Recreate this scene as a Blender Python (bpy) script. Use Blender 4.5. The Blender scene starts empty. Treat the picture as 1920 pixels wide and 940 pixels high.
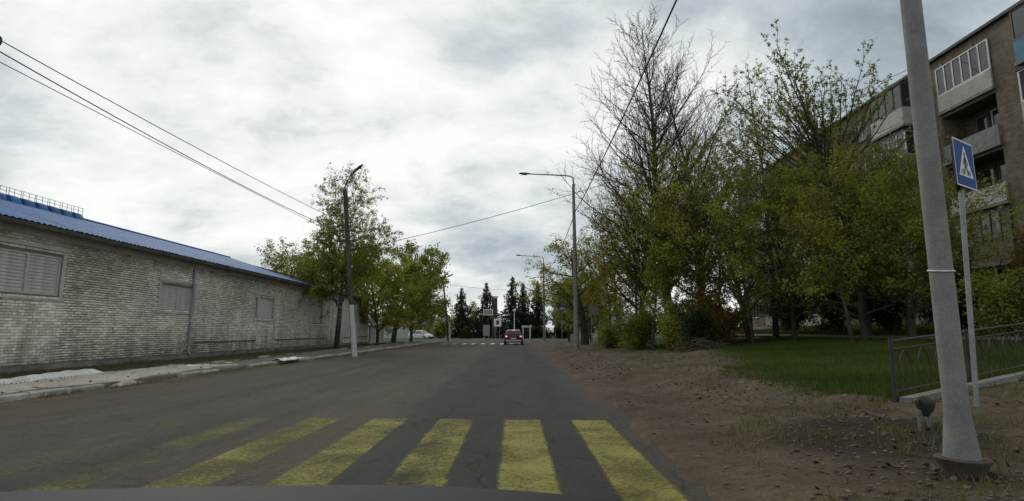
import bpy, math, random
import numpy as np
from mathutils import Vector, Matrix, noise as mnoise

R = math.radians
SC = bpy.context.scene
COL = SC.collection
rng = random.Random(11)
nrg = np.random.default_rng(11)

# ---------------------------------------------------------------- camera
CAM_H = 1.30
cam = bpy.data.cameras.new('camera'); cam_o = bpy.data.objects.new('camera', cam); COL.objects.link(cam_o)
cam.sensor_width = 36.0
cam.lens = 36.0 * 1040.0 / 1920.0
cam.clip_start = 0.05; cam.clip_end = 6000
cam_o.location = (0, 0, CAM_H)
cam_o.rotation_euler = (R(90 + 8.32), 0, R(0.33))
SC.camera = cam_o

# ---------------------------------------------------------------- light
SUN_AZ, SUN_EL = -24.0, 34.0        # degrees: azimuth left of the road, elevation
w = bpy.data.worlds.new('World'); SC.world = w; w.use_nodes = True
nt = w.node_tree; nt.nodes.clear()
def wn(t, **k):
    n = nt.nodes.new(t)
    for a, b in k.items(): setattr(n, a, b)
    return n
def wl(a, b): nt.links.new(a, b)
def wmath(op, a, b=None, clamp=False):
    n = wn('ShaderNodeMath', operation=op, use_clamp=clamp)
    for i, v in enumerate((a, b)):
        if v is None: continue
        if isinstance(v, (int, float)): n.inputs[i].default_value = v
        else: wl(v, n.inputs[i])
    return n.outputs[0]
sky = wn('ShaderNodeTexSky', sky_type='NISHITA', sun_disc=False)
sky.sun_elevation = R(SUN_EL); sky.sun_rotation = R(SUN_AZ)
tc = wn('ShaderNodeTexCoord'); sp = wn('ShaderNodeSeparateXYZ'); wl(tc.outputs['Generated'], sp.inputs[0])
zc = wmath('ADD', wmath('MAXIMUM', sp.outputs[2], 0.0), 0.42)
cb = wn('ShaderNodeCombineXYZ')
wl(wmath('DIVIDE', sp.outputs[0], zc), cb.inputs[0]); wl(wmath('DIVIDE', sp.outputs[1], zc), cb.inputs[1])
cb.inputs[2].default_value = 3.7
mp = wn('ShaderNodeMapping'); wl(cb.outputs[0], mp.inputs[0])
mp.inputs['Rotation'].default_value = (0, 0, R(-16)); mp.inputs['Scale'].default_value = (0.8, 1.15, 1)
mp.inputs['Location'].default_value = (0.15, 1.15, 0)
n1 = wn('ShaderNodeTexNoise'); n1.inputs['Scale'].default_value = 1.75; n1.inputs['Detail'].default_value = 9
n1.inputs['Roughness'].default_value = 0.52; n1.inputs['Distortion'].default_value = 0.25; wl(mp.outputs[0], n1.inputs['Vector'])
n2 = wn('ShaderNodeTexNoise'); n2.inputs['Scale'].default_value = 4.8; n2.inputs['Detail'].default_value = 8
n2.inputs['Roughness'].default_value = 0.6; n2.inputs['Distortion'].default_value = 0.15; wl(mp.outputs[0], n2.inputs['Vector'])
mixn = wmath('ADD', wmath('MULTIPLY', n1.outputs[0], 0.62), wmath('MULTIPLY', n2.outputs[0], 0.38))
# thin, bright cloud round the hidden sun
sd = (math.sin(R(SUN_AZ)) * math.cos(R(SUN_EL)), math.cos(R(SUN_AZ)) * math.cos(R(SUN_EL)), math.sin(R(SUN_EL)))
dv = wn('ShaderNodeVectorMath', operation='DOT_PRODUCT'); wl(tc.outputs['Generated'], dv.inputs[0]); dv.inputs[1].default_value = sd
glow = wmath('POWER', wmath('MAXIMUM', dv.outputs['Value'], 0.0), 9.0)
val = wmath('ADD', mixn, wmath('MULTIPLY', glow, 0.10))
rp = wn('ShaderNodeValToRGB'); wl(val, rp.inputs[0])
el = rp.color_ramp.elements
el[0].position = 0.35; el[0].color = (0.30, 0.355, 0.40, 1)
el[1].position = 0.62; el[1].color = (1.0, 1.0, 0.985, 1)
e = el.new(0.427); e.color = (0.44, 0.51, 0.56, 1)
e = el.new(0.492); e.color = (0.62, 0.675, 0.69, 1)
e = el.new(0.55); e.color = (0.83, 0.87, 0.86, 1)
bg1 = wn('ShaderNodeBackground'); wl(sky.outputs[0], bg1.inputs[0]); bg1.inputs[1].default_value = 0.08
bg2 = wn('ShaderNodeBackground'); wl(rp.outputs[0], bg2.inputs[0]); bg2.inputs[1].default_value = 1.0
ms = wn('ShaderNodeMixShader'); ms.inputs[0].default_value = 0.95
wl(bg1.outputs[0], ms.inputs[1]); wl(bg2.outputs[0], ms.inputs[2])
wo = wn('ShaderNodeOutputWorld'); wl(ms.outputs[0], wo.inputs[0])

sun = bpy.data.lights.new('sun', 'SUN'); sun.energy = 0.9; sun.angle = R(22); sun.color = (1.0, 0.96, 0.9)
sun_o = bpy.data.objects.new('sun', sun); COL.objects.link(sun_o)
sun_o.rotation_euler = Vector(sd).to_track_quat('Z', 'Y').to_euler()
SC.view_settings.view_transform = 'Standard'; SC.view_settings.look = 'None'
SC.view_settings.exposure = 0.0; SC.view_settings.gamma = 1.0
SC.view_settings.use_curve_mapping = False

# ---------------------------------------------------------------- materials
def mk(name):
    m = bpy.data.materials.new(name); m.use_nodes = True
    n = m.node_tree; bs = n.nodes['Principled BSDF']
    return m, n, bs
def node(n, t, **k):
    o = n.nodes.new(t)
    for a, b in k.items(): setattr(o, a, b)
    return o
def ramp(n, src, stops):
    r = node(n, 'ShaderNodeValToRGB'); n.links.new(src, r.inputs[0]); e = r.color_ramp.elements
    for i, (p, c) in enumerate(stops):
        if i < 2: x = e[i]; x.position = p
        else: x = e.new(p)
        x.color = (*c, 1) if len(c) == 3 else c
    return r.outputs[0]
def noise_tex(n, scale, detail=5, rough=.55, vec=None, stretch=None, coord='pos'):
    if vec is None:
        if coord == 'pos': vec = node(n, 'ShaderNodeNewGeometry').outputs['Position']
        else: vec = node(n, 'ShaderNodeTexCoord').outputs['Object']
    if stretch:
        mpn = node(n, 'ShaderNodeMapping'); mpn.inputs['Scale'].default_value = stretch
        n.links.new(vec, mpn.inputs[0]); vec = mpn.outputs[0]
    t = node(n, 'ShaderNodeTexNoise'); t.inputs['Scale'].default_value = scale
    t.inputs['Detail'].default_value = detail; t.inputs['Roughness'].default_value = rough
    n.links.new(vec, t.inputs['Vector']); return t.outputs[0]
def mixc(n, fac, a, b, mode='MIX'):
    x = node(n, 'ShaderNodeMix', data_type='RGBA', blend_type=mode)
    for sock, v in ((x.inputs[0], fac), (x.inputs[6], a), (x.inputs[7], b)):
        if isinstance(v, (int, float)): sock.default_value = v
        elif isinstance(v, tuple): sock.default_value = (*v, 1) if len(v) == 3 else v
        else: n.links.new(v, sock)
    return x.outputs[2]
def fmath(n, op, a, b=None, clamp=False):
    x = node(n, 'ShaderNodeMath', operation=op, use_clamp=clamp)
    for i, v in enumerate((a, b)):
        if v is None: continue
        if isinstance(v, (int, float)): x.inputs[i].default_value = v
        else: n.links.new(v, x.inputs[i])
    return x.outputs[0]
def bump(n, bs, h, strength=.3, dist=.02):
    b = node(n, 'ShaderNodeBump'); b.inputs['Strength'].default_value = strength; b.inputs['Distance'].default_value = dist
    n.links.new(h, b.inputs['Height']); n.links.new(b.outputs[0], bs.inputs['Normal'])
def weathered(name, c1, c2, c3=None, scale=3, rough=.8, metal=0, fine=40, bstr=.25, stretch=None, coord='pos', spec=.3, var=0.0):
    m, n, bs = mk(name)
    a = noise_tex(n, scale, 7, .62, stretch=stretch, coord=coord)
    stops = [(.32, c1), (.68, c2)]
    if c3: stops.append((.5, c3))
    c = ramp(n, a, stops)
    f = noise_tex(n, fine, 4, .6, coord=coord)
    c = mixc(n, .5, c, ramp(n, f, [(.3, (.6, .6, .6)), (.7, (1.3, 1.3, 1.3))]), 'MULTIPLY')
    if var:
        oi = node(n, 'ShaderNodeObjectInfo')
        v = fmath(n, 'ADD', fmath(n, 'MULTIPLY', oi.outputs['Random'], var * 2), 1 - var)
        cc = node(n, 'ShaderNodeCombineColor')
        for i in range(3): n.links.new(v, cc.inputs[i])
        c = mixc(n, 1.0, c, cc.outputs[0], 'MULTIPLY')
    n.links.new(c, bs.inputs['Base Color'])
    bs.inputs['Roughness'].default_value = rough; bs.inputs['Metallic'].default_value = metal
    bs.inputs['Specular IOR Level'].default_value = spec
    bump(n, bs, f, bstr, .01)
    return m
def leafmat(name, c1, c2, c3, transl=.42):
    m, n, bs = mk(name)
    at = node(n, 'ShaderNodeAttribute', attribute_name='tint')
    c = ramp(n, at.outputs['Fac'], [(0, c1), (1, c3), (.5, c2)])
    n.links.new(c, bs.inputs['Base Color']); bs.inputs['Roughness'].default_value = .65
    bs.inputs['Specular IOR Level'].default_value = .2
    tr = node(n, 'ShaderNodeBsdfTranslucent'); n.links.new(mixc(n, 1.0, c, (1.25, 1.2, .6), 'MULTIPLY'), tr.inputs[0])
    mx = node(n, 'ShaderNodeMixShader'); mx.inputs[0].default_value = transl
    n.links.new(bs.outputs[0], mx.inputs[1]); n.links.new(tr.outputs[0], mx.inputs[2])
    n.links.new(mx.outputs[0], n.nodes['Material Output'].inputs[0])
    return m
def simple(name, c, rough=.5, metal=0, emit=None, es=0, spec=.5):
    m, n, bs = mk(name)
    f = noise_tex(n, 18, 4, coord='obj')
    n.links.new(mixc(n, .35, c, mixc(n, 1.0, c, ramp(n, f, [(.3, (.65,) * 3), (.7, (1.2,) * 3)]), 'MULTIPLY')), bs.inputs['Base Color'])
    bs.inputs['Roughness'].default_value = rough; bs.inputs['Metallic'].default_value = metal
    bs.inputs['Specular IOR Level'].default_value = spec
    if emit:
        bs.inputs['Emission Color'].default_value = (*emit, 1); bs.inputs['Emission Strength'].default_value = es
    return m
M = {}
def asphalt(name, main=True):
    m, n, bs = mk(name)
    pos = node(n, 'ShaderNodeNewGeometry').outputs['Position']
    sx = node(n, 'ShaderNodeSeparateXYZ'); n.links.new(pos, sx.inputs[0])
    big = noise_tex(n, .35, 6, .6, vec=pos, stretch=(1, .18, 1))
    med = noise_tex(n, 2.2, 6, .65, vec=pos, stretch=(1, .25, 1))
    fine = noise_tex(n, 95, 3, .7, vec=pos)
    old = mixc(n, .6, ramp(n, big, [(.3, (.044, .043, .037)), (.7, (.076, .072, .061))]), ramp(n, med, [(.35, (.72,) * 3), (.65, (1.25,) * 3)]), 'MULTIPLY')
    new = mixc(n, .5, ramp(n, med, [(.3, (.038, .038, .036)), (.7, (.055, .055, .050))]), ramp(n, big, [(.4, (.8,) * 3), (.6, (1.2,) * 3)]), 'MULTIPLY')
    if main:
        wob = fmath(n, 'MULTIPLY', fmath(n, 'SUBTRACT', noise_tex(n, .8, 4, vec=pos), .5), .35)
        xx = fmath(n, 'ADD', sx.outputs[0], wob)
        mr = node(n, 'ShaderNodeMapRange'); mr.inputs[1].default_value = -1.78; mr.inputs[2].default_value = -1.66
        n.links.new(xx, mr.inputs[0])
        c = mixc(n, mr.outputs[0], old, new)
        # dust band left of the joint and dirt carried in from both verges
        def band(x0, w_):
            d = fmath(n, 'DIVIDE', fmath(n, 'SUBTRACT', xx, x0), w_)
            return fmath(n, 'POWER', 2.718, fmath(n, 'MULTIPLY', fmath(n, 'MULTIPLY', d, d), -1.0))
        dustn = ramp(n, noise_tex(n, 1.3, 7, .7, vec=pos, stretch=(1, .3, 1)), [(.38, (0,) * 3), (.66, (1,) * 3)])
        dn = node(n, 'ShaderNodeRGBToBW'); n.links.new(dustn, dn.inputs[0])
        b = fmath(n, 'ADD', fmath(n, 'MULTIPLY', band(-2.55, .62), .85), fmath(n, 'MULTIPLY', band(-5.4, 1.1), .35))
        b2 = fmath(n, 'MULTIPLY', band(-7.9, 1.5), .85)
        b3 = fmath(n, 'MULTIPLY', band(1.7, .42), .9)
        tot = fmath(n, 'MULTIPLY', fmath(n, 'ADD', fmath(n, 'ADD', b, b2), b3, True), fmath(n, 'ADD', fmath(n, 'MULTIPLY', dn.outputs[0], .75), .3), True)
        c = mixc(n, tot, c, (.088, .069, .047))
        trk = fmath(n, 'ADD', fmath(n, 'ADD', band(-.95, .22), band(.62, .22)), fmath(n, 'ADD', band(-4.2, .26), band(-5.75, .26)), True)
        c = mixc(n, fmath(n, 'MULTIPLY', trk, .30), c, (.034, .034, .033))
        stain = ramp(n, noise_tex(n, .9, 5, .6, vec=pos, stretch=(1, .55, 1)), [(.60, (1,) * 3), (.70, (.68,) * 3)])
        c = mixc(n, .8, c, stain, 'MULTIPLY')
    else: c = old
    grit = noise_tex(n, 21, 5, .75, vec=pos)
    c = mixc(n, .7, c, ramp(n, grit, [(.3, (.6,) * 3), (.7, (1.4,) * 3)]), 'MULTIPLY')
    c = mixc(n, .75, c, ramp(n, fine, [(.32, (.4,) * 3), (.68, (1.6,) * 3)]), 'MULTIPLY')
    # cracks
    vo = node(n, 'ShaderNodeTexVoronoi', feature='DISTANCE_TO_EDGE'); vo.inputs['Scale'].default_value = .45
    wv = node(n, 'ShaderNodeVectorMath', operation='ADD'); n.links.new(pos, wv.inputs[0])
    nn = node(n, 'ShaderNodeTexNoise'); nn.inputs['Scale'].default_value = 1.2; nn.inputs['Detail'].default_value = 6; n.links.new(pos, nn.inputs['Vector'])
    n.links.new(nn.outputs['Color'], wv.inputs[1]); n.links.new(wv.outputs[0], vo.inputs['Vector'])
    cr = ramp(n, vo.outputs['Distance'], [(.0, (.62,) * 3), (.012, (1,) * 3)])
    c = mixc(n, 1.0, c, cr, 'MULTIPLY')
    n.links.new(c, bs.inputs['Base Color'])
    bs.inputs['Roughness'].default_value = .92; bs.inputs['Specular IOR Level'].default_value = .12
    bump(n, bs, fine, .5, .006)
    return m
M['asphalt'] = asphalt('asphalt'); M['asphalt_far'] = asphalt('asphalt_far', False)

def paint(name, c1, c2, lo=.36, hi=.6):
    m, n, bs = mk(name)
    pos = node(n, 'ShaderNodeNewGeometry').outputs['Position']
    sx = node(n, 'ShaderNodeSeparateXYZ'); n.links.new(pos, sx.inputs[0])
    wear_glare = noise_tex(n, 26, 6, .75, vec=pos)
    big = noise_tex(n, 1.4, 5, .6, vec=pos)
    oi = node(n, 'ShaderNodeAttribute', attribute_name='wear_glare', attribute_type='OBJECT')
    f = fmath(n, 'ADD', fmath(n, 'MULTIPLY', wear_glare, .75), fmath(n, 'MULTIPLY', big, .4))
    f = fmath(n, 'SUBTRACT', f, oi.outputs['Fac'])
    ed = node(n, 'ShaderNodeAttribute', attribute_name='edge')
    for x0 in (-.95, .62, -4.2, -5.75):          # worn thinner in the wheel paths
        d = fmath(n, 'DIVIDE', fmath(n, 'SUBTRACT', sx.outputs[0], x0), .2)
        f = fmath(n, 'SUBTRACT', f, fmath(n, 'MULTIPLY', fmath(n, 'POWER', 2.718, fmath(n, 'MULTIPLY', fmath(n, 'MULTIPLY', d, d), -1.0)), .085))
    f = fmath(n, 'SUBTRACT', f, fmath(n, 'MULTIPLY', fmath(n, 'SUBTRACT', 1.0, ed.outputs['Fac']), .22))
    fac = ramp(n, f, [(lo, (0,) * 3), (hi, (1,) * 3)])
    col = ramp(n, big, [(.35, c1), (.65, c2)])
    fine = noise_tex(n, 95, 3, .7, vec=pos)
    asp = mixc(n, .7, (.052, .051, .046), ramp(n, fine, [(.3, (.55,) * 3), (.7, (1.45,) * 3)]), 'MULTIPLY')
    col = mixc(n, .45, col, ramp(n, fine, [(.3, (.45,) * 3), (.7, (1.4,) * 3)]), 'MULTIPLY')
    n.links.new(col, bs.inputs['Base Color'])
    tp_ = node(n, 'ShaderNodeBsdfTransparent'); mx_ = node(n, 'ShaderNodeMixShader'); n.links.new(fac, mx_.inputs[0])
    n.links.new(tp_.outputs[0], mx_.inputs[1]); n.links.new(bs.outputs[0], mx_.inputs[2]); n.links.new(mx_.outputs[0], n.nodes['Material Output'].inputs[0])
    bs.inputs['Roughness'].default_value = .85; bs.inputs['Specular IOR Level'].default_value = .12
    bump(n, bs, fine, .4, .005)
    return m
M['yellow_paint'] = paint('yellow_paint', (.165, .15, .040), (.245, .225, .068))
M['white_paint'] = paint('white_paint', (.6, .6, .57), (.75, .75, .72))

def groundmat():
    m, n, bs = mk('ground_soil')
    pos = node(n, 'ShaderNodeNewGeometry').outputs['Position']
    a = noise_tex(n, .7, 8, .65, vec=pos); b = noise_tex(n, 6, 7, .7, vec=pos); f = noise_tex(n, 55, 4, .7, vec=pos)
    dirt = ramp(n, a, [(.3, (.058, .042, .026)), (.7, (.145, .113, .072)), (.5, (.095, .071, .045))])
    dirt = mixc(n, .8, dirt, ramp(n, b, [(.3, (.5,) * 3), (.7, (1.45,) * 3)]), 'MULTIPLY')
    grass = ramp(n, b, [(.3, (.020, .034, .007)), (.7, (.045, .066, .015))])
    at = node(n, 'ShaderNodeAttribute', attribute_name='zone'); sc = node(n, 'ShaderNodeSeparateColor'); n.links.new(at.outputs['Color'], sc.inputs[0])
    def soft(ch):
        v = fmath(n, 'ADD', sc.outputs[ch], fmath(n, 'MULTIPLY', fmath(n, 'SUBTRACT', b, .5), 1.2))
        r = node(n, 'ShaderNodeMapRange'); r.inputs[1].default_value = .38; r.inputs[2].default_value = .62; n.links.new(v, r.inputs[0]); return r.outputs[0]
    c = mixc(n, soft(0), dirt, grass)
    c = mixc(n, soft(1), c, mixc(n, .6, (.27, .235, .175), ramp(n, b, [(.3, (.6,) * 3), (.7, (1.25,) * 3)]), 'MULTIPLY'))
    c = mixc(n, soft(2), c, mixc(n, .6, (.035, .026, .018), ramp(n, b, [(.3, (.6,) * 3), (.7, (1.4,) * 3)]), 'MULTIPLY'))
    c = mixc(n, .8, c, ramp(n, f, [(.3, (.5,) * 3), (.7, (1.4,) * 3)]), 'MULTIPLY')
    n.links.new(c, bs.inputs['Base Color']); bs.inputs['Roughness'].default_value = .95; bs.inputs['Specular IOR Level'].default_value = .15
    h = fmath(n, 'ADD', b, fmath(n, 'MULTIPLY', f, .4)); bump(n, bs, h, .8, .05)
    return m
M['ground'] = groundmat()

def whitebrick(name, lo, hi):
    """whitewashed brick, dirty and flaking, with damp streaks running down"""
    m, n, bs = mk(name)
    pos = node(n, 'ShaderNodeNewGeometry').outputs['Position']
    big = noise_tex(n, .45, 6, .65, vec=pos)
    streak = noise_tex(n, 1.6, 6, .6, vec=pos, stretch=(1, 1.2, .16))
    fl = noise_tex(n, 14, 6, .75, vec=pos)
    c = ramp(n, big, [(.3, lo), (.7, hi)])
    vb = noise_tex(n, .19, 4, .6, vec=pos, stretch=(1, 1, 1.6))
    c = mixc(n, .8, c, ramp(n, vb, [(.36, (.62, .62, .54)), (.5, (1, 1, .97)), (.64, (1.12, 1.1, 1.06))]), 'MULTIPLY')
    c = mixc(n, .3, c, ramp(n, streak, [(.36, (.66, .68, .6)), (.6, (1.1, 1.1, 1.08))]), 'MULTIPLY')
    c = mixc(n, ramp(n, fl, [(.60, (0,) * 3), (.72, (.8,) * 3)]), c, (.2, .175, .14))
    sz = node(n, 'ShaderNodeSeparateXYZ'); n.links.new(pos, sz.inputs[0])
    # soot and splashed mud on the lowest courses, darker grey-brown on the top ones
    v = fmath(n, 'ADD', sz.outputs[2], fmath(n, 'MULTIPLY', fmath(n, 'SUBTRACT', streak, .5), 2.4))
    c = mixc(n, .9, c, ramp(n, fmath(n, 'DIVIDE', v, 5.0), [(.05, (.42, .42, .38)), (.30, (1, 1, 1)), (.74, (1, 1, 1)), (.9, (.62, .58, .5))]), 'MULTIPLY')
    oi = node(n, 'ShaderNodeAttribute', attribute_name='tint')
    c = mixc(n, 1.0, c, ramp(n, oi.outputs['Fac'], [(0, (.72, .71, .68)), (1, (1.14, 1.14, 1.12))]), 'MULTIPLY')
    n.links.new(c, bs.inputs['Base Color']); bs.inputs['Roughness'].default_value = .9; bs.inputs['Specular IOR Level'].default_value = .2
    bump(n, bs, fl, .35, .01)
    return m
M['white_brick'] = whitebrick('white_brick', (.60, .60, .535), (.92, .91, .86))
M['mortar'] = weathered('mortar', (.10, .095, .082), (.2, .195, .175), scale=2, fine=60, rough=.95)
M['plaster'] = weathered('plaster', (.38, .375, .34), (.56, .555, .52), scale=1.2, fine=30, rough=.9, stretch=(1, 1, .4))
M['plinth'] = weathered('plinth', (.10, .098, .085), (.26, .255, .23), scale=1.5, fine=25, rough=.95)
def aptbrick(name, c1, c2, mortar):
    m, n, bs = mk(name)
    pos = node(n, 'ShaderNodeNewGeometry').outputs['Position']
    sx = node(n, 'ShaderNodeSeparateXYZ'); n.links.new(pos, sx.inputs[0])
    cbn = node(n, 'ShaderNodeCombineXYZ')
    n.links.new(fmath(n, 'ADD', sx.outputs[0], sx.outputs[1]), cbn.inputs[0]); n.links.new(sx.outputs[2], cbn.inputs[1])
    b = node(n, 'ShaderNodeTexBrick'); n.links.new(cbn.outputs[0], b.inputs['Vector'])
    b.inputs['Scale'].default_value = 1.0; b.inputs['Brick Width'].default_value = .26; b.inputs['Row Height'].default_value = .1
    b.inputs['Mortar Size'].default_value = .011; b.inputs['Color1'].default_value = (*c1, 1); b.inputs['Color2'].default_value = (*c2, 1); b.inputs['Mortar'].default_value = (*mortar, 1)
    big = noise_tex(n, .8, 6, .65, vec=pos, stretch=(1, 1, .5))
    c = mixc(n, .8, b.outputs[0], ramp(n, big, [(.3, (.6, .58, .55)), (.7, (1.25, 1.25, 1.2))]), 'MULTIPLY')
    fl = noise_tex(n, 4.5, 5, .7, vec=pos); c = mixc(n, .6, c, ramp(n, fl, [(.3, (.6,) * 3), (.7, (1.35,) * 3)]), 'MULTIPLY')
    n.links.new(c, bs.inputs['Base Color']); bs.inputs['Roughness'].default_value = .9; bs.inputs['Specular IOR Level'].default_value = .2
    bump(n, bs, b.outputs['Fac'], -.5, .01)
    return m
M['apt_brick'] = aptbrick('apt_brick', (.135, .108, .076), (.19, .158, .115), (.13, .12, .10))
M['apt_pale'] = weathered('apt_pale', (.36, .345, .31), (.5, .48, .44), scale=1.5, fine=20, rough=.85)
M['concrete'] = weathered('concrete', (.17, .172, .162), (.27, .27, .255), scale=3, fine=70, rough=.9, coord='obj', bstr=.4)
M['concrete_dk'] = weathered('concrete_dk', (.15, .148, .135), (.26, .255, .235), scale=2.5, fine=40, rough=.92)
M['kerb'] = weathered('kerb', (.24, .235, .21), (.45, .44, .41), scale=3.5, fine=35, rough=.9, var=.18)
M['sand'] = weathered('sand', (.29, .265, .215), (.42, .39, .325), scale=1.6, fine=60, rough=.95, bstr=.6)
M['pave'] = weathered('pave', (.075, .066, .052), (.17, .155, .125), scale=.9, fine=45, rough=.95, bstr=.5)
M['blue_roof'] = weathered('blue_roof', (.020, .090, .245), (.040, .14, .33), scale=1.2, fine=12, rough=.62, spec=.12, bstr=.08, var=.12)
M['grey_roof'] = weathered('grey_roof', (.13, .135, .145), (.24, .245, .26), scale=1.4, fine=14, rough=.75, var=.15)
M['dark_wood'] = weathered('dark_wood', (.045, .036, .027), (.10, .085, .065), scale=4, fine=30, rough=.9, stretch=(1, 1, .15), coord='obj')
M['grey_wood'] = weathered('grey_wood', (.13, .12, .10), (.24, .23, .2), scale=4, fine=30, rough=.9, coord='obj', var=.15)
M['whitewash'] = weathered('whitewash', (.4, .4, .38), (.62, .62, .6), scale=4, fine=25, rough=.9, coord='obj')
M['galv'] = weathered('galv', (.22, .225, .225), (.34, .345, .345), scale=5, fine=50, rough=.55, metal=.3, coord='obj')
M['dark_metal'] = weathered('dark_metal', (.025, .026, .027), (.055, .055, .055), scale=6, fine=50, rough=.6, coord='obj')
M['cable'] = simple('cable', (.02, .021, .023), .7)
M['glass'] = simple('glass', (.02, .025, .03), .06, spec=.8)
M['white_frame'] = weathered('white_frame', (.5, .5, .48), (.68, .68, .66), scale=3, fine=30, rough=.6, coord='obj')
M['brown_frame'] = weathered('brown_frame', (.10, .07, .05), (.17, .13, .10), scale=3, fine=30, rough=.7, coord='obj')
M['blue_panel'] = weathered('blue_panel', (.03, .13, .22), (.05, .19, .30), scale=2, fine=20, rough=.6)
M['sign_blue'] = simple('sign_blue', (.012, .062, .25), .55, spec=.15)
M['sign_white'] = simple('sign_white', (.72, .72, .72), .45)
M['black'] = simple('black', (.012, .012, .013), .5)
M['red'] = simple('red', (.30, .02, .02), .5)
M['bark'] = weathered('bark', (.035, .029, .022), (.085, .072, .056), scale=5, fine=30, rough=.95, stretch=(1, 1, .25), coord='obj', bstr=.6)
M['twig'] = weathered('twig', (.048, .038, .028), (.095, .078, .058), scale=6, fine=30, rough=.95, coord='obj')
def birchbark():
    m, n, bs = mk('birch_bark')
    v = node(n, 'ShaderNodeTexCoord').outputs['Object']
    a = noise_tex(n, 3.2, 5, .6, vec=v, stretch=(1, 1, 2.6)); sz = node(n, 'ShaderNodeSeparateXYZ'); n.links.new(v, sz.inputs[0])
    c = ramp(n, a, [(.44, (.022, .02, .018)), (.56, (.30, .29, .265))])
    low = node(n, 'ShaderNodeMapRange'); low.inputs[1].default_value = 1.2; low.inputs[2].default_value = 4.0; n.links.new(sz.outputs[2], low.inputs[0])
    n.links.new(mixc(n, low.outputs[0], (.035, .03, .026), c), bs.inputs['Base Color']); bs.inputs['Roughness'].default_value = .85
    return m
M['birch'] = birchbark()
M['leaf_olive'] = leafmat('leaf_olive', (.14, .138, .024), (.25, .252, .044), (.38, .375, .08))
M['leaf_green'] = leafmat('leaf_green', (.105, .13, .025), (.19, .225, .042), (.29, .32, .075))
M['leaf_fresh'] = leafmat('leaf_fresh', (.10, .115, .018), (.165, .185, .028), (.24, .25, .05))
M['leaf_rust'] = leafmat('leaf_rust', (.13, .072, .02), (.17, .115, .03), (.18, .15, .04))
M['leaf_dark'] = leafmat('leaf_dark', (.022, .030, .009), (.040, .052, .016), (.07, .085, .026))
M['needles'] = leafmat('needles', (.018, .029, .022), (.034, .052, .038), (.058, .082, .056), .1)  # raised tone puts distance haze into the needle colour
M['grass_blade'] = leafmat('grass_blade', (.028, .052, .006), (.052, .088, .010), (.10, .125, .02), .3)
M['dry_grass'] = leafmat('dry_grass', (.10, .085, .045), (.16, .135, .075), (.07, .09, .025), .25)
M['stone'] = weathered('stone', (.065, .054, .04), (.19, .165, .13), scale=5, fine=30, rough=.9)
M['litter'] = leafmat('litter', (.04, .026, .014), (.085, .06, .034), (.17, .135, .09), .05)
M['tarp_white'] = weathered('tarp_white', (.42, .42, .40), (.62, .62, .6), scale=3, fine=15, rough=.6)
M['tarp_red'] = weathered('tarp_red', (.085, .022, .018), (.17, .05, .04), scale=5, fine=25, rough=.85)
# ---------------------------------------------------------------- helpers
def tag(o, label=None, cat=None, group=None, kind=None):
    for k, v in (('label', label), ('category', cat), ('group', group), ('kind', kind)):
        if v: o[k] = v
    return o
def thing(name, label, cat, loc=(0, 0, 0), group=None):
    o = bpy.data.objects.new(name, None); COL.objects.link(o); o.location = loc; o.empty_display_size = .3
    return tag(o, label, cat, group)
def wloc(o):
    v = Vector((0, 0, 0))
    while o is not None: v = v + o.location; o = o.parent
    return v
def link(name, me, parent=None, loc=None):
    o = bpy.data.objects.new(name, me); COL.objects.link(o)
    if parent is not None: o.parent = parent
    if loc is not None: o.location = loc
    return o
def np_mesh(name, V, F, mat, smooth=False, tint=None):
    """V (n,3); F (m,k) faces of one size k; tint per vertex"""
    me = bpy.data.meshes.new(name); V = np.asarray(V, np.float32); F = np.asarray(F, np.int32)
    k = F.shape[1]
    me.vertices.add(len(V)); me.vertices.foreach_set('co', V.ravel())
    me.loops.add(F.size); me.loops.foreach_set('vertex_index', F.ravel())
    me.polygons.add(len(F)); me.polygons.foreach_set('loop_start', np.arange(0, F.size, k, dtype=np.int32))
    if smooth: me.polygons.foreach_set('use_smooth', np.ones(len(F), bool))
    me.update(calc_edges=True)
    if tint is not None:
        a = me.attributes.new('tint', 'FLOAT', 'POINT'); a.data.foreach_set('value', np.asarray(tint, np.float32))
    me.materials.append(mat)
    return me
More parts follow.
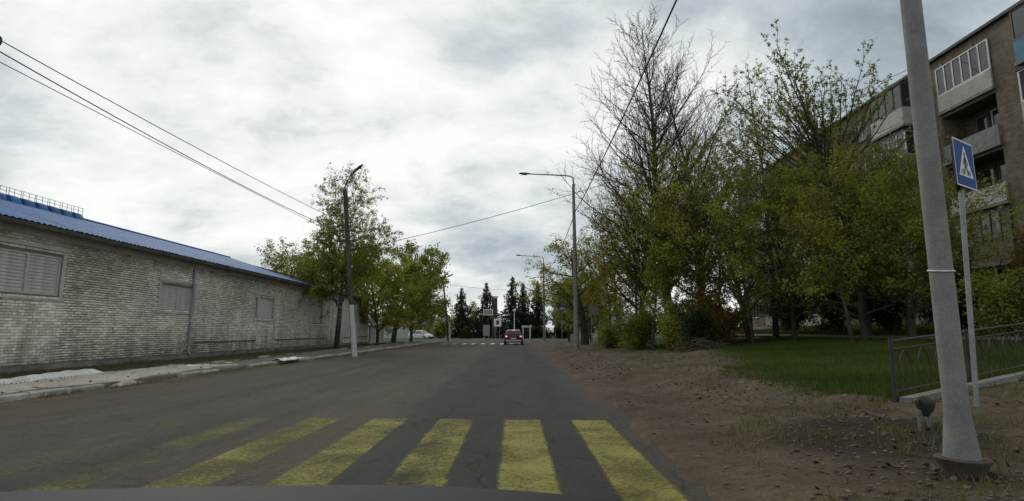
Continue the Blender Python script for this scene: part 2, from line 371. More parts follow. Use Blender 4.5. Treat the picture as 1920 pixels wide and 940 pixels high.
class MB:
    def __init__(s): s.v = []; s.f = []
    def quad(s, *p): i = len(s.v); s.v += [tuple(q) for q in p]; s.f.append(tuple(range(i, i + len(p)))); return s
    def box(s, x0, x1, y0, y1, z0, z1, bev=0):
        i = len(s.v)
        s.v += [(x, y, z) for z in (z0, z1) for y in (y0, y1) for x in (x0, x1)]
        for q in ((0, 2, 3, 1), (4, 5, 7, 6), (0, 1, 5, 4), (2, 6, 7, 3), (0, 4, 6, 2), (1, 3, 7, 5)): s.f.append(tuple(i + a for a in q))
        return s
    def obox(s, c, ax, ay, az):
        """box with centre c and half axes ax, ay, az"""
        i = len(s.v); c, ax, ay, az = map(Vector, (c, ax, ay, az))
        s.v += [tuple(c + ax * a + ay * b + az * d) for d in (-1, 1) for b in (-1, 1) for a in (-1, 1)]
        for q in ((0, 2, 3, 1), (4, 5, 7, 6), (0, 1, 5, 4), (2, 6, 7, 3), (0, 4, 6, 2), (1, 3, 7, 5)): s.f.append(tuple(i + a for a in q))
        return s
    def bar(s, a, b, w, h=None, up=(0, 0, 1)):
        a = Vector(a); b = Vector(b); d = (b - a); L = d.length; d.normalize(); h = h or w
        u = d.cross(Vector(up))
        if u.length < 1e-4: u = d.cross(Vector((1, 0, 0)))
        u.normalize(); v = u.cross(d)
        return s.obox((a + b) / 2, d * L / 2, u * w / 2, v * h / 2)
    def tube(s, pts, rad, n=8, caps=True):
        pts = [Vector(p) for p in pts]
        if isinstance(rad, (int, float)): rad = [rad] * len(pts)
        i0 = len(s.v); prev = None
        for k, p in enumerate(pts):
            t = (pts[min(k + 1, len(pts) - 1)] - pts[max(k - 1, 0)]).normalized()
            if prev is None:
                u = t.cross(Vector((0, 0, 1)))
                if u.length < 1e-3: u = t.cross(Vector((1, 0, 0)))
            else: u = prev - t * prev.dot(t)
            u.normalize(); prev = u; v = t.cross(u)
            for j in range(n):
                a = 2 * math.pi * j / n; s.v.append(tuple(p + (u * math.cos(a) + v * math.sin(a)) * rad[k]))
        for k in range(len(pts) - 1):
            for j in range(n):
                a = i0 + k * n + j; b = i0 + k * n + (j + 1) % n; s.f.append((a, b, b + n, a + n))
        if caps:
            s.f.append(tuple(i0 + j for j in reversed(range(n)))); e0 = i0 + (len(pts) - 1) * n; s.f.append(tuple(e0 + j for j in range(n)))
        return s
    def prism(s, poly, axis, a, b):
        """polygon extruded along an axis between a and b; poly gives the two other coordinates"""
        i = len(s.v); n = len(poly)
        def P(q, t): return {'x': (t, q[0], q[1]), 'y': (q[0], t, q[1]), 'z': (q[0], q[1], t)}[axis]
        s.v += [P(q, a) for q in poly] + [P(q, b) for q in poly]
        s.f.append(tuple(i + k for k in range(n))); s.f.append(tuple(i + n + k for k in reversed(range(n))))
        for k in range(n): s.f.append((i + k, i + n + k, i + n + (k + 1) % n, i + (k + 1) % n))
        return s
    def loft(s, rings, caps=True):
        i = len(s.v); n = len(rings[0])
        for r in rings: s.v += [tuple(p) for p in r]
        for k in range(len(rings) - 1):
            for j in range(n):
                a = i + k * n + j; b = i + k * n + (j + 1) % n; s.f.append((a, b, b + n, a + n))
        if caps: s.f.append(tuple(i + j for j in reversed(range(n)))); e0 = i + (len(rings) - 1) * n; s.f.append(tuple(e0 + j for j in range(n)))
        return s
    def build(s, name, mat, parent=None, smooth=False, world=True, bevel=0):
        me = bpy.data.meshes.new(name); off = wloc(parent) if (parent is not None and world) else Vector((0, 0, 0))
        me.from_pydata([(a - off.x, b - off.y, c - off.z) for a, b, c in s.v], [], s.f)
        import bmesh
        bm = bmesh.new(); bm.from_mesh(me); bmesh.ops.recalc_face_normals(bm, faces=bm.faces[:])
        if bevel: bmesh.ops.bevel(bm, geom=bm.edges[:], offset=bevel, segments=2, affect='EDGES')
        bm.to_mesh(me); bm.free()
        me.materials.append(mat if not isinstance(mat, str) else M[mat])
        if smooth:
            me.polygons.foreach_set('use_smooth', np.ones(len(me.polygons), bool))
            me.set_sharp_from_angle(angle=R(35))
        return link(name, me, parent)
def n2(x, y, s=1.0, o=0.0): return mnoise.noise((x * s + o, y * s - o, o * 1.7 + .31))
def sstep(a, b, x):
    t = min(1, max(0, (x - a) / (b - a))); return t * t * (3 - 2 * t)

# ---------------------------------------------------------------- terrain
def gz(x, y, rough=True):
    """height of the ground"""
    if x > 0:
        edge = 1.55 + .22 * n2(x * .3, y, .7, 3.1) + .1 * n2(x, y, 2.3, 1.1)
        fade = 1 - .75 * sstep(44, 62, y); fade *= 1 - sstep(66, 74, y)
        s = min(x, 23) - 1.5
        z = max(0, s) * .078 * fade
        up = sstep(edge - .15, edge + .25, x)
        z = -.06 + (z + .075) * up
        if rough and y < 60:
            z += up * (.05 * n2(x, y, .55, 7) + .042 * n2(x, y, 1.9, 2) + .022 * n2(x, y, 4.3, 4)) * min(1, max(0, x - 1.3))
            for xr, dp in ((2.45, .075), (4.05, .08), (3.25, -.035)):
                if y < 30: z -= up * dp * math.exp(-((x - xr - .25 * n2(0, y, .25, 5)) / .22) ** 2) * (.6 + .8 * max(-.4, n2(xr, y, .4, 2)))
            z += .10 * math.exp(-(((x - 3.9) / .9) ** 2 + ((y - 6.3) / .8) ** 2)) * (.6 + 1.3 * n2(x, y, 2.6, 9))
            z += .16 * math.exp(-(((x - 7.3) / 1.1) ** 2 + ((y - 21.3) / 1.3) ** 2))
    else:
        edge = -8.35 + .25 * n2(x * .3, y, .6, 9)
        up = 1 - sstep(edge - .5, edge + .12, x)
        z = -.06 + .075 * up
        z += .03 * sstep(9.7, 12.5, -x) + .10 * sstep(11.6, 14.6, -x)
        if rough and y < 75 and x < -8: z += .02 * n2(x, y, .9, 5) * up
        if -9.72 > x > -11.55 and 9 < y < 74: z -= .0
    if 74 < y < 92: z = -.06
    elif y >= 92: z = .02
    if abs(x) > 60 or y > 200 or y < -25: z = min(z, -.05) if y < 92 else z
    return z
def axis_pts(breaks):
    out = []
    for a, b, n in breaks: out += list(np.linspace(a, b, n, endpoint=False))
    out.append(breaks[-1][1]); return out
XS = axis_pts([(-1600, -120, 8), (-120, -30, 12), (-30, -16, 14), (-16, -7.6, 60), (-7.6, .9, 6), (.9, 9, 66), (9, 17, 36), (17, 26, 12), (26, 120, 12), (120, 1600, 8)])
YS = axis_pts([(-60, 1, 10), (1, 14, 80), (14, 30, 70), (30, 60, 70), (60, 76, 20), (76, 92, 8), (92, 200, 14), (200, 2500, 12)])
def zone(x, y):
    g = s = d = 0.0
    if x > 1.6:
        if y < 70:
            e = 6.2 + .5 * n2(x, y, .5, 1)                       # grass begins: lawn beside the worn earth
            lim = 3.1 + .35 * max(0, 16 - y) if y < 16 else 3.1 + max(0, y - 16) * .0
            line = {True: 0}.get(True)
            # lawn edge runs from the fence corner out towards the road further on
            if y < 9.2: le = 99
            else: le = 4.9 + max(0, (15.5 - y)) * .05 + (y - 9.2) * .08 + (1.5 * sstep(13, 18, y) if y < 26 else 1.5) - 1.7 * sstep(24, 30, y)
            g = sstep(le - .9, le + .9, x) * (.86 + .5 * n2(x, y, .55, 8) + .25 * n2(x, y, 1.7, 3))
            if x > 13.9 and x < 15.1 and y < 60: g *= .0; s = .45
            if x > 15.4: g = .72
            if y < 9.2: g = .25 if x > 3 else 0
            if y < 9.2 and x > 9: g = .5
        else: g = .75
        if x < 3.4 and y < 60: d = .35 * (1 - g)
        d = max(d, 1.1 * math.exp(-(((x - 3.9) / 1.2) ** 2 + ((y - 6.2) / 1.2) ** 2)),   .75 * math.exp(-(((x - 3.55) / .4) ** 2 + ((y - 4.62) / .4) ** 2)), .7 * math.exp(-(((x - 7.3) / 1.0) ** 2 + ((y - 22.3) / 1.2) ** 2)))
    if x < -8:
        g = .35 if -12.8 < x < -11.6 else 0
        if x < -12.6: g = .5
        if y > 47: g = .62 if x < -11.6 else .3
        if -9.5 < x: d = .4
        if x < -13.4 and y < 47: d = .45
        if y > 58: g = .7
    if y > 92: g = .8
    return g, s, d
verts = []; zc_ = []
for y in YS:
    for x in XS:
        verts.append((x, y, gz(x, y))); zc_.append(zone(x, y))
nx = len(XS); faces = [(j * nx + i, j * nx + i + 1, (j + 1) * nx + i + 1, (j + 1) * nx + i) for j in range(len(YS) - 1) for i in range(nx - 1)]
me = np_mesh('ground', verts, faces, M['ground'], smooth=True)
ca = me.attributes.new('zone', 'FLOAT_COLOR', 'POINT'); ca.data.foreach_set('color', np.array([(*q, 1) for q in zc_], np.float32).ravel())
tag(link('ground', me), kind='structure')

# ---------------------------------------------------------------- road
RX0, RX1 = -8.9, 2.05
rb = MB()
rv = []; ry = axis_pts([(-40, 0, 6), (0, 76, 60)])
for y in ry:
    fl = 0
    if y > 66: fl = ((y - 66) / 10.0) ** 2
    rv += [(RX0 - fl * 5, y, 0), (-3.4, y, .035), (RX1 + fl * 5, y, 0)]
rf = []
for j in range(len(ry) - 1):
    for i in range(2): a = j * 3 + i; rf.append((a, a + 1, a + 4, a + 3))
road = link('road', np_mesh('road', rv, rf, M['asphalt'])); tag(road, kind='structure')
def road_z(x, y=0): return .035 * (1 - abs((x + 3.4) / (5.5 if x < -3.4 else 5.45)))
cross = MB().quad((-160, 75.9, -.004), (160, 75.9, -.004), (160, 90, -.004), (-160, 90, -.004)).build('cross_road', 'asphalt_far'); tag(cross, kind='structure')

# zebra markings: each bar is a piece of the road
def stripe(x0, x1, y0, y1, mat, wear_glare, name='crosswalk_stripe'):
    n = 16; e_ = .045; xs = (x0, x0 + e_, x1 - e_, x1); ys = [y0, y0 + .07] + [y0 + .07 + (y1 - y0 - .14) * k / n for k in range(1, n)] + [y1 - .07, y1]
    V = []; E = []
    for j, y in enumerate(ys):
        for i, x in enumerate(xs):
            xx = x + (rng.uniform(-.008, .008) if i in (0, 3) else 0); V.append((xx, y, road_z(xx) + .003)); E.append(0 if i in (0, 3) or j in (0, len(ys) - 1) else 1)
    F = [(j * 4 + i, j * 4 + i + 1, j * 4 + i + 5, j * 4 + i + 4) for j in range(len(ys) - 1) for i in range(3)]
    me = np_mesh(name, V, F, M[mat]); at = me.attributes.new('edge', 'FLOAT', 'POINT'); at.data.foreach_set('value', np.array(E, np.float32))
    o = link(name, me, road); o['wear_glare'] = wear_glare; return o
for i in range(10):
    x0 = .80 - .972 * i
    wear_glare = [.0, .0, .03, .06, .10, .17, .23, .30, .36, .40][i]  # left bars: worn paint, faded further to imitate windscreen reflection over them
    stripe(x0, x0 + .56, 4.45 + rng.uniform(-.03, .03), 8.5 + rng.uniform(-.03, .03), 'yellow_paint', wear_glare)
for i in range(9):
    x0 = .35 - 1.0 * i
    stripe(x0, x0 + .45, 57.5, 61.5, 'white_paint', .0 if i < 7 else .1)

# left side: kerb stones, worn pavement, sand
pv = []; pf = []; py = axis_pts([(7, 72, 90)]); pxs = [-9.575, -9.6, -10.3, -11.0, -11.6]
for y in py:
    for k, x in enumerate(pxs):
        jx = .12 * n2(x, y, 1.1, 2) if k == 4 else 0
        pv.append((x + jx, y, -.12 if k == 0 else .105 + .012 * n2(x, y, 1.3, 6)))
for j in range(len(py) - 1):
    for i in range(4): a = j * 5 + i; pf.append((a, a + 1, a + 6, a + 5))
tag(link('pavement', np_mesh('pavement', pv, pf, M['pave'], smooth=True)), kind='structure')
kerb = bpy.data.objects.new('kerb', None); COL.objects.link(kerb); kerb.location = (-9.5, 7, 0); tag(kerb, kind='structure')
kb = MB().prism([(-.075, -.12), (.075, -.12), (.075, .10), (.045, .135), (-.06, .135), (-.075, .12)], 'y', .012, .988)
kme = kb.build('kerb_stone', 'kerb', kerb, world=False); k0 = kme.data; bpy.data.objects.remove(kme)
for i in range(66):
    y = 7 + i
    if 12 < y < 20 and rng.random() < .35: continue
    o = link('kerb_stone', k0, kerb, (rng.uniform(-.02, .02), i, rng.uniform(-.035, .01)))
    o.rotation_euler = (rng.uniform(-.012, .012), rng.uniform(-.06, .03), rng.uniform(-.02, .02))
kerb2 = bpy.data.objects.new('pavement_edging', None); COL.objects.link(kerb2); kerb2.location = (-11.75, 19, 0); tag(kerb2, kind='structure')
for i in range(50):
    if rng.random() < .2: continue
    o = link('kerb_stone', k0, kerb2, (rng.uniform(-.03, .03) - .012 * i, i, rng.uniform(-.06, 0) + .06))
    o.rotation_euler = (rng.uniform(-.02, .02), rng.uniform(-.08, .08), rng.uniform(-.02, .02)); o.scale = (.8, 1, .75)

def patch(name, x0, x1, y0, y1, nx_, ny_, hf, mat, smooth=True):
    V = []; F = []
    for j in range(ny_ + 1):
        for i in range(nx_ + 1):
            u = i / nx_; v = j / ny_; x = x0 + (x1 - x0) * u; y = y0 + (y1 - y0) * v
            V.append((x, y, hf(x, y, u, v)))
    for j in range(ny_):
        for i in range(nx_): a = j * (nx_ + 1) + i; F.append((a, a + 1, a + nx_ + 2, a + nx_ + 1))
    return np_mesh(name, V, F, mat, smooth)
def sand_h(x, y, u, v):
    e = min(u / .18, (1 - u) / .3, v / .1, (1 - v) / .4, 1)
    e = e + .55 * n2(x, y, 1.0, 3) + .25 * n2(x, y, 3, 1) - .25
    return -.02 + .165 * sstep(0, .6, e) + .012 * n2(x, y, 4, 2) * sstep(0, .5, e) + .02 * n2(x, y, 1.5, 8)
tag(link('sand', patch('sand', -12.4, -9.42, 9.0, 24, 44, 150, sand_h, M['sand'])), 'pale sand swept up along the pavement kerb', 'sand', kind='stuff')
# ---------------------------------------------------------------- warehouse on the left
WX = -14.5            # plane of the wall face
WZ0, WZ1 = .06, 4.42  # foot and eave
wh = thing('warehouse', 'long low whitewashed brick warehouse with a blue metal roof beside the road', 'warehouse', (WX, 30, 0))
# openings: y0, y1, z0, z1
W_OPEN = [(15.1, 17.55, 2.42, 3.66), (22.6, 25.0, 2.22, 3.22), (30.9, 33.3, 2.05, 3.2), (39.0, 41.7, 1.9, 3.2), (49.9, 53.3, 1.85, 3.1)]
Y0, Y1 = 6.0, 55.0
def wall_cells(y0, y1, z0, z1, opens):
    ys = sorted({y0, y1, *[o[0] for o in opens], *[o[1] for o in opens]}); zs = sorted({z0, z1, *[o[2] for o in opens], *[o[3] for o in opens]})
    for a, b in zip(ys, ys[1:]):
        for c, d in zip(zs, zs[1:]):
            if any(o[0] <= (a + b) / 2 <= o[1] and o[2] <= (c + d) / 2 <= o[3] for o in opens): continue
            yield a, b, c, d
m = MB()
for a, b, c, d in wall_cells(Y0, Y1, WZ0 - .3, WZ1, W_OPEN): m.quad((WX, a, c), (WX, b, c), (WX, b, d), (WX, a, d))
D = .11
for a, b, c, d in W_OPEN:
    m.quad((WX, a, c), (WX, a, d), (WX - D, a, d), (WX - D, a, c)); m.quad((WX, b, c), (WX, b, d), (WX - D, b, d), (WX - D, b, c))
    m.quad((WX, a, c), (WX, b, c), (WX - D, b, c), (WX - D, a, c)); m.quad((WX, a, d), (WX, b, d), (WX - D, b, d), (WX - D, a, d))
    m.quad((WX - D, a, c), (WX - D, b, c), (WX - D, b, d), (WX - D, a, d))
BW = 10.6
m.box(WX - BW, WX - BW + .2, Y0, Y1, -.2, WZ1)
for yy in (Y0, Y1):
    m.quad((WX, yy, -.2), (WX - BW, yy, -.2), (WX - BW, yy, WZ1), (WX - BW / 2, yy, WZ1 + 1.75), (WX, yy, WZ1))
wall = m.build('wall', 'mortar', wh)
# bricks
BL, BH, JT = .25, .070, .015
bricks = []
rows = int((WZ1 - .34) / (BH + JT))
BY1 = 47.0
for r in range(rows):
    z = .34 + r * (BH + JT)
    y = 10.6 - (r % 2) * (BL + JT) / 2
    hdr = (r % 6 == 5)
    L = .12 if hdr else BL
    while y < BY1:
        a, b = y, y + L
        if not any(o[0] - .02 < b and a < o[1] + .02 and o[2] - .02 < z + BH and z < o[3] + .02 for o in W_OPEN): bricks.append((a, b, z, z + BH))
        y += L + JT
def vis_rank(b): return b[0] + (0 if b[0] > 15.5 else 100)
bricks.sort(key=vis_rank)
near, rest = bricks[:300], bricks[300:]
bmes = {}
def brick_mesh(L, k):
    key = (round(L, 3), k)
    if key not in bmes:
        r_ = random.Random(k); mm = MB().box(-.03, .018, -L / 2, L / 2, -BH / 2, BH / 2)
        mm.v = [(x, y + r_.uniform(-.004, .004), z + r_.uniform(-.004, .004)) for x, y, z in mm.v]
        o = mm.build('brick', 'white_brick'); d = o.data; bpy.data.objects.remove(o)
        at = d.attributes.new('tint', 'FLOAT', 'POINT'); at.data.foreach_set('value', np.full(len(d.vertices), r_.uniform(.1, 1), np.float32))
        bmes[key] = d
    return bmes[key]
for a, b, c, d in near:
    o = link('brick', brick_mesh(b - a, rng.randrange(9)), wall, (rng.uniform(-.006, .004), (a + b) / 2 - 30, (c + d) / 2))
    o.rotation_euler = (rng.uniform(-.012, .012), 0, rng.uniform(-.02, .02))
A = np.array(rest); nb = len(A)
xf = WX + .018 + nrg.uniform(-.012, .008, nb); V = np.zeros((nb, 8, 3))
V[:, :4, 0] = WX - .02; V[:, 4:, 0] = xf[:, None]
V[:, (0, 3, 4, 7), 1] = A[:, 0:1]; V[:, (1, 2, 5, 6), 1] = A[:, 1:2]
V[:, (0, 1, 4, 5), 2] = A[:, 2:3]; V[:, (2, 3, 6, 7), 2] = A[:, 3:4]
V[:, 4:, 1:] += nrg.uniform(-.004, .004, (nb, 4, 2)); V[:, 4:, 0] += nrg.uniform(-.003, .003, (nb, 4))
F = np.array([(4, 5, 6, 7), (0, 1, 5, 4), (1, 2, 6, 5), (2, 3, 7, 6), (3, 0, 4, 7)])
FF = (np.arange(nb)[:, None, None] * 8 + F[None]).reshape(-1, 4)
V -= np.array([WX, 30, 0])
o = link('brick_courses', np_mesh('brick_courses', V.reshape(-1, 3), FF, M['white_brick'], tint=np.repeat(nrg.uniform(0, 1, nb), 8)), wh); o['kind'] = 'stuff'
# rendered bays, plinth, mouldings
m = MB()
for a, b, c, d in wall_cells(47.0, 54.99, .34, 4.1, [W_OPEN[4]]): m.box(WX - .02, WX + .02, a, b, c, d)
m.build('plaster_bay', 'plaster', wh)
m = MB(); y = 13.0
while y < 55:
    b = min(55, y + rng.uniform(1.6, 3.2)); m.box(WX - .02, WX + .045 + rng.uniform(-.008, .012), y, b - .006, -.2, .31 + rng.uniform(-.015, .015)); y = b
m.build('plinth', 'plinth', wh)
MB().prism([(WX - .02, .80), (WX + .06, .80), (WX + .075, .83), (WX + .02, .87), (WX - .02, .87)], 'y', 25.2, 31.2).build('moulding', 'plinth', wh)
MB().prism([(WX - .02, .80), (WX + .06, .80), (WX + .075, .83), (WX + .02, .87), (WX - .02, .87)], 'y', 33.6, 43.2).build('moulding', 'plinth', wh)
MB().prism([(WX - .02, .80), (WX + .07, .80), (WX + .085, .83), (WX + .03, .87), (WX - .02, .87)], 'y', 47.4, 55.02).build('moulding', 'plinth', wh)
for y in (31.3, 33.5, 43.4, 44.2, 46.4, 54.85):
    MB().box(WX - .02, WX + .05, y - .1, y + .1, .6, WZ1 - .3).build('pilaster', 'plaster', wh)
MB().box(WX - .02, WX + .09, Y0, 47.2, WZ1 - .28, WZ1 - .17).build('cornice', 'plaster', wh)
MB().box(WX - .02, WX + .14, Y0, 47.2, WZ1 - .168, WZ1 - .03).build('cornice', 'plaster', wh)
MB().tube([(WX + .09, 24.75, WZ1 - .1), (WX + .09, 24.75, .45), (WX + .16, 24.75, .32)], .05, 8).build('downpipe', 'galv', wh, smooth=True)
# windows: masonry surround, frame, louvre slats / boards
def slat_window(i, o, slats, mat, leaves):
    a, b, c, d = o
    f = MB(); X = WX + .03
    f.box(WX - .1, X, a - .14, a - .001, c - .1, d + .16); f.box(WX - .1, X, b + .001, b + .14, c - .1, d + .16)
    f.box(WX - .1, X + .035, a - .2, b + .2, d + .162, d + .27); f.box(WX - .1, X + .02, a - .2, b + .2, c - .17, c - .102)
    win = f.build('window', 'plaster', wh)
    g = MB(); t = .07
    g.box(WX - .105, WX - .03, a, b, c, c + t); g.box(WX - .105, WX - .03, a, b, d - t, d); g.box(WX - .105, WX - .03, a, a + t, c + t, d - t); g.box(WX - .105, WX - .03, b - t, b, c + t, d - t)
    n = leaves
    for k in range(1, n): yy = a + (b - a) * k / n; g.box(WX - .10, WX - .018, yy - .035, yy + .035, c + t, d - t)
    g.build('frame', mat, win)
    if slats:
        h = (d - c - 2 * t) / slats
        for k in range(n):
            y0 = a + (b - a) * k / n + .04; y1 = a + (b - a) * (k + 1) / n - .04
            s0 = MB().obox((0, 0, 0), (.012, 0, -.006), (0, (y1 - y0) / 2, 0), (.004, 0, h * .40)).build('slat', 'whitewash', win, world=False); dd = s0.data; bpy.data.objects.remove(s0)
            for j in range(slats):
                link('slat', dd, win, (-.07, (y0 + y1) / 2 - 30, c + t + h * (j + .5)))
    else:
        nb_ = 8; wdt = (b - a - 2 * t) / nb_
        for j in range(nb_): MB().box(WX - .105 + rng.uniform(0, .01), WX - .06, a + t + j * wdt + .004, a + t + (j + 1) * wdt - .004, c + t, d - t).build('plank', 'plaster', win)
slat_window(0, W_OPEN[0], 11, 'plaster', 2)
slat_window(1, W_OPEN[1], 9, 'plaster', 2)
slat_window(2, W_OPEN[2], 0, 'plaster', 1)
slat_window(3, W_OPEN[3], 0, 'plaster', 2)
slat_window(4, W_OPEN[4], 0, 'white_frame', 2)
# roof: corrugated sheets, blue then grey
def roof_sheet(wd, slope_len, dz, corr, mat, name):
    """sheet lying on the slope: local x runs up the slope (towards -x), y along the ridge"""
    V = []; F = []; n = corr * 4; rows_ = 3
    for j in range(rows_ + 1):
        u = j / rows_
        for i in range(n + 1):
            ph = (i % 4); h = (0, .028, .028, 0)[ph] if i < n else 0
            V.append((-slope_len * u, wd * i / n, dz * u + h + .002))
    for j in range(rows_):
        for i in range(n): a = j * (n + 1) + i; F.append((a, a + 1, a + n + 2, a + n + 1))
    return np_mesh(name, V, F, M[mat])
ER = BW / 2 + .55; DZ = 1.9; EX = WX + .55; EZ = WZ1 + .02
rs = roof_sheet(1.06, ER, DZ, 5, 'blue_roof', 'roof_sheet')
y = 6.0; k = 0
while y < 38.0:
    o = link('roof_sheet', rs, wh, (EX - WX, y - 30, EZ + rng.uniform(0, .012) + (k % 2) * .004)); y += 1.04; k += 1
gs = roof_sheet(1.06, ER, DZ - .2, 6, 'grey_roof', 'roof_sheet')
while y < 55.4:
    link('roof_sheet', gs, wh, (EX - WX - .1, y - 30, EZ - .03 + rng.uniform(0, .02) + (k % 2) * .004)); y += 1.04; k += 1
MB().quad((EX - ER, 5.8, EZ + DZ), (EX - ER, 55.5, EZ + DZ - .1), (WX - BW - .5, 55.5, EZ), (WX - BW - .5, 5.8, EZ)).build('rear_roof', 'blue_roof', wh)
MB().box(EX - .03, EX + .012, 5.9, 38.1, EZ - .13, EZ - .012).build('fascia', M['blue_panel'] if False else 'dark_wood', wh)
MB().box(EX - .16, EX - .1, 38.1, 55.4, EZ - .16, EZ - .05).build('fascia', 'dark_wood', wh)
MB().quad((EX - .02, 5.9, EZ - .03), (EX - .02, 55.3, EZ - .05), (WX + .002, 55.3, EZ - .03), (WX + .002, 5.9, EZ - .03)).build('soffit', 'dark_wood', wh)
MB().tube([(EX - ER, 6, EZ + DZ + .03), (EX - ER, 38, EZ + DZ + .03)], .09, 6).build('ridge_cap', 'blue_roof', wh)
# raised vents with railings along the near ridge
RX, RZ = EX - ER, EZ + DZ
for i in range(9):
    yy = 19.2 + i * .64
    V = MB(); prof = [(-.3, 0), (-.28, .2), (-.15, .32), (0, .36), (.2, .33), (.3, .2), (.36, 0)]
    V.loft([[(RX + px, yy - .3, RZ - .12 + pz) for px, pz in prof], [(RX + px, yy + .12, RZ - .12 + pz) for px, pz in prof], [(RX + px * .8, yy + .32, RZ - .12 + pz * .45) for px, pz in prof]])
    vent = V.build('ridge_vent', 'blue_roof', wh, smooth=True)
    r_ = MB()
    for dy in (-.27, 0, .27): r_.tube([(RX + .15, yy + dy, RZ + .1), (RX + .15 + rng.uniform(-.03, .03), yy + dy, RZ + .5)], .011, 5)
    for dz in (.5, .36): r_.tube([(RX + .15, yy - .3, RZ + dz), (RX + .15, yy + .3, RZ + dz - .02)], .011, 5)
    r_.build('railing', 'galv', vent)
# painted concrete fence panel beyond the warehouse
fp = thing('concrete_fence', 'low grey plastered wall panel joined to the far end of the warehouse', 'wall', (-14.3, 58, 0))
MB().box(-14.42, -14.25, 55.06, 60.2, -.2, 1.75).build('panel', 'plaster', fp); MB().box(-14.46, -14.2, 60.22, 60.5, -.2, 1.85).build('post', 'whitewash', fp)
MB().box(-14.47, -14.2, 55.06, 60.18, 1.752, 1.82).build('coping', 'plinth', fp)

# ---------------------------------------------------------------- apartment block on the right
AX = 23.0
ab = thing('apartment_block', 'five storey brown brick apartment block with stacked balconies behind the trees', 'apartment block', (AX, 38, 1.4))
FL = [1.75 + 2.8 * i for i in range(5)]; AZ1 = 15.95; AY0, AY1 = 16.0, 56.0
opens = []; wins = []; logg = []
LOGG = [(25.3, 28.7), (41.9, 45.3)]
for li, (a, b) in enumerate(LOGG):
    for f, z in enumerate(FL): opens.append((a, b, z + .02, z + 2.5)); logg.append((li, f, a, b, z))
WY = [(16.8, 18.3), (20.6, 22.4), (30.6, 32.4), (34.8, 36.3), (37.8, 39.3), (46.9, 48.4), (49.7, 51.5), (52.9, 54.4)]
for (a, b) in WY:
    for f, z in enumerate(FL): opens.append((a, b, z + .85, z + 2.3)); wins.append((a, b, z + .85, z + 2.3, f))
m = MB()
for a, b, c, d in wall_cells(AY0, AY1, .6, AZ1, opens): m.quad((AX, a, c), (AX, b, c), (AX, b, d), (AX, a, d))
for a, b, c, d in opens:
    dp = 1.25 if d - c > 2 else .2
    m.quad((AX, a, c), (AX, a, d), (AX + dp, a, d), (AX + dp, a, c)); m.quad((AX, b, c), (AX, b, d), (AX + dp, b, d), (AX + dp, b, c))
    m.quad((AX, a, c), (AX, b, c), (AX + dp, b, c), (AX + dp, a, c)); m.quad((AX, a, d), (AX, b, d), (AX + dp, b, d), (AX + dp, a, d))
    m.quad((AX + dp, a, c), (AX + dp, b, c), (AX + dp, b, d), (AX + dp, a, d))
for yy in (AY0, AY1): m.quad((AX, yy, .6), (AX + 12, yy, .6), (AX + 12, yy, AZ1), (AX, yy, AZ1))
m.quad((AX + 12, AY0, .6), (AX + 12, AY1, .6), (AX + 12, AY1, AZ1), (AX + 12, AY0, AZ1))
m.build('wall', 'apt_brick', ab)
MB().box(AX - .06, AX - .003, AY0, AY1, .5, 1.72).build('plinth', 'concrete_dk', ab)
rf_ = MB().box(AX - .22, AX + 12.2, AY0 - .2, AY1 + .2, AZ1, AZ1 + .14).build('roof', 'dark_metal', ab)
for y in (26.2, 28.2, 31.4, 33.6): MB().box(AX - .06, AX - .004, y, y + .14, 15.25, 15.6).build('vent', 'black', ab)
def glazed(par, X, a, b, c, d, n, mat, deep=.06, mid=False, bar=.07):
    f = MB(); t = bar
    f.box(X, X + deep, a, b, c, c + t); f.box(X, X + deep, a, b, d - t, d)
    for k in range(n + 1):
        y = a + (b - a - t) * k / n; f.box(X + .002, X + deep - .002, y, y + t, c + t, d - t)
    if mid: f.box(X + .004, X + deep - .004, a + t, b - t, c + (d - c) * .68, c + (d - c) * .68 + .05)
    w_ = f.build('window', mat, par)
    for k in range(n):
        y0 = a + (b - a - t) * k / n + t; y1 = a + (b - a - t) * (k + 1) / n
        MB().quad((X + deep * .55 + rng.uniform(0, .015), y0, c + t), (X + deep * .55, y1, c + t), (X + deep * .55 + rng.uniform(0, .015), y1, d - t), (X + deep * .55, y0, d - t)).build('pane', 'glass', w_)
    return w_
for a, b, c, d, f in wins:
    glazed(ab, AX + .12, a, b, c, d, 2 if b - a < 1.7 else 3, 'white_frame' if (f + int(a)) % 3 else 'brown_frame')
    MB().box(AX - .07, AX + .11, a - .04, b + .04, c - .06, c - .004).build('sill', 'concrete_dk', ab)
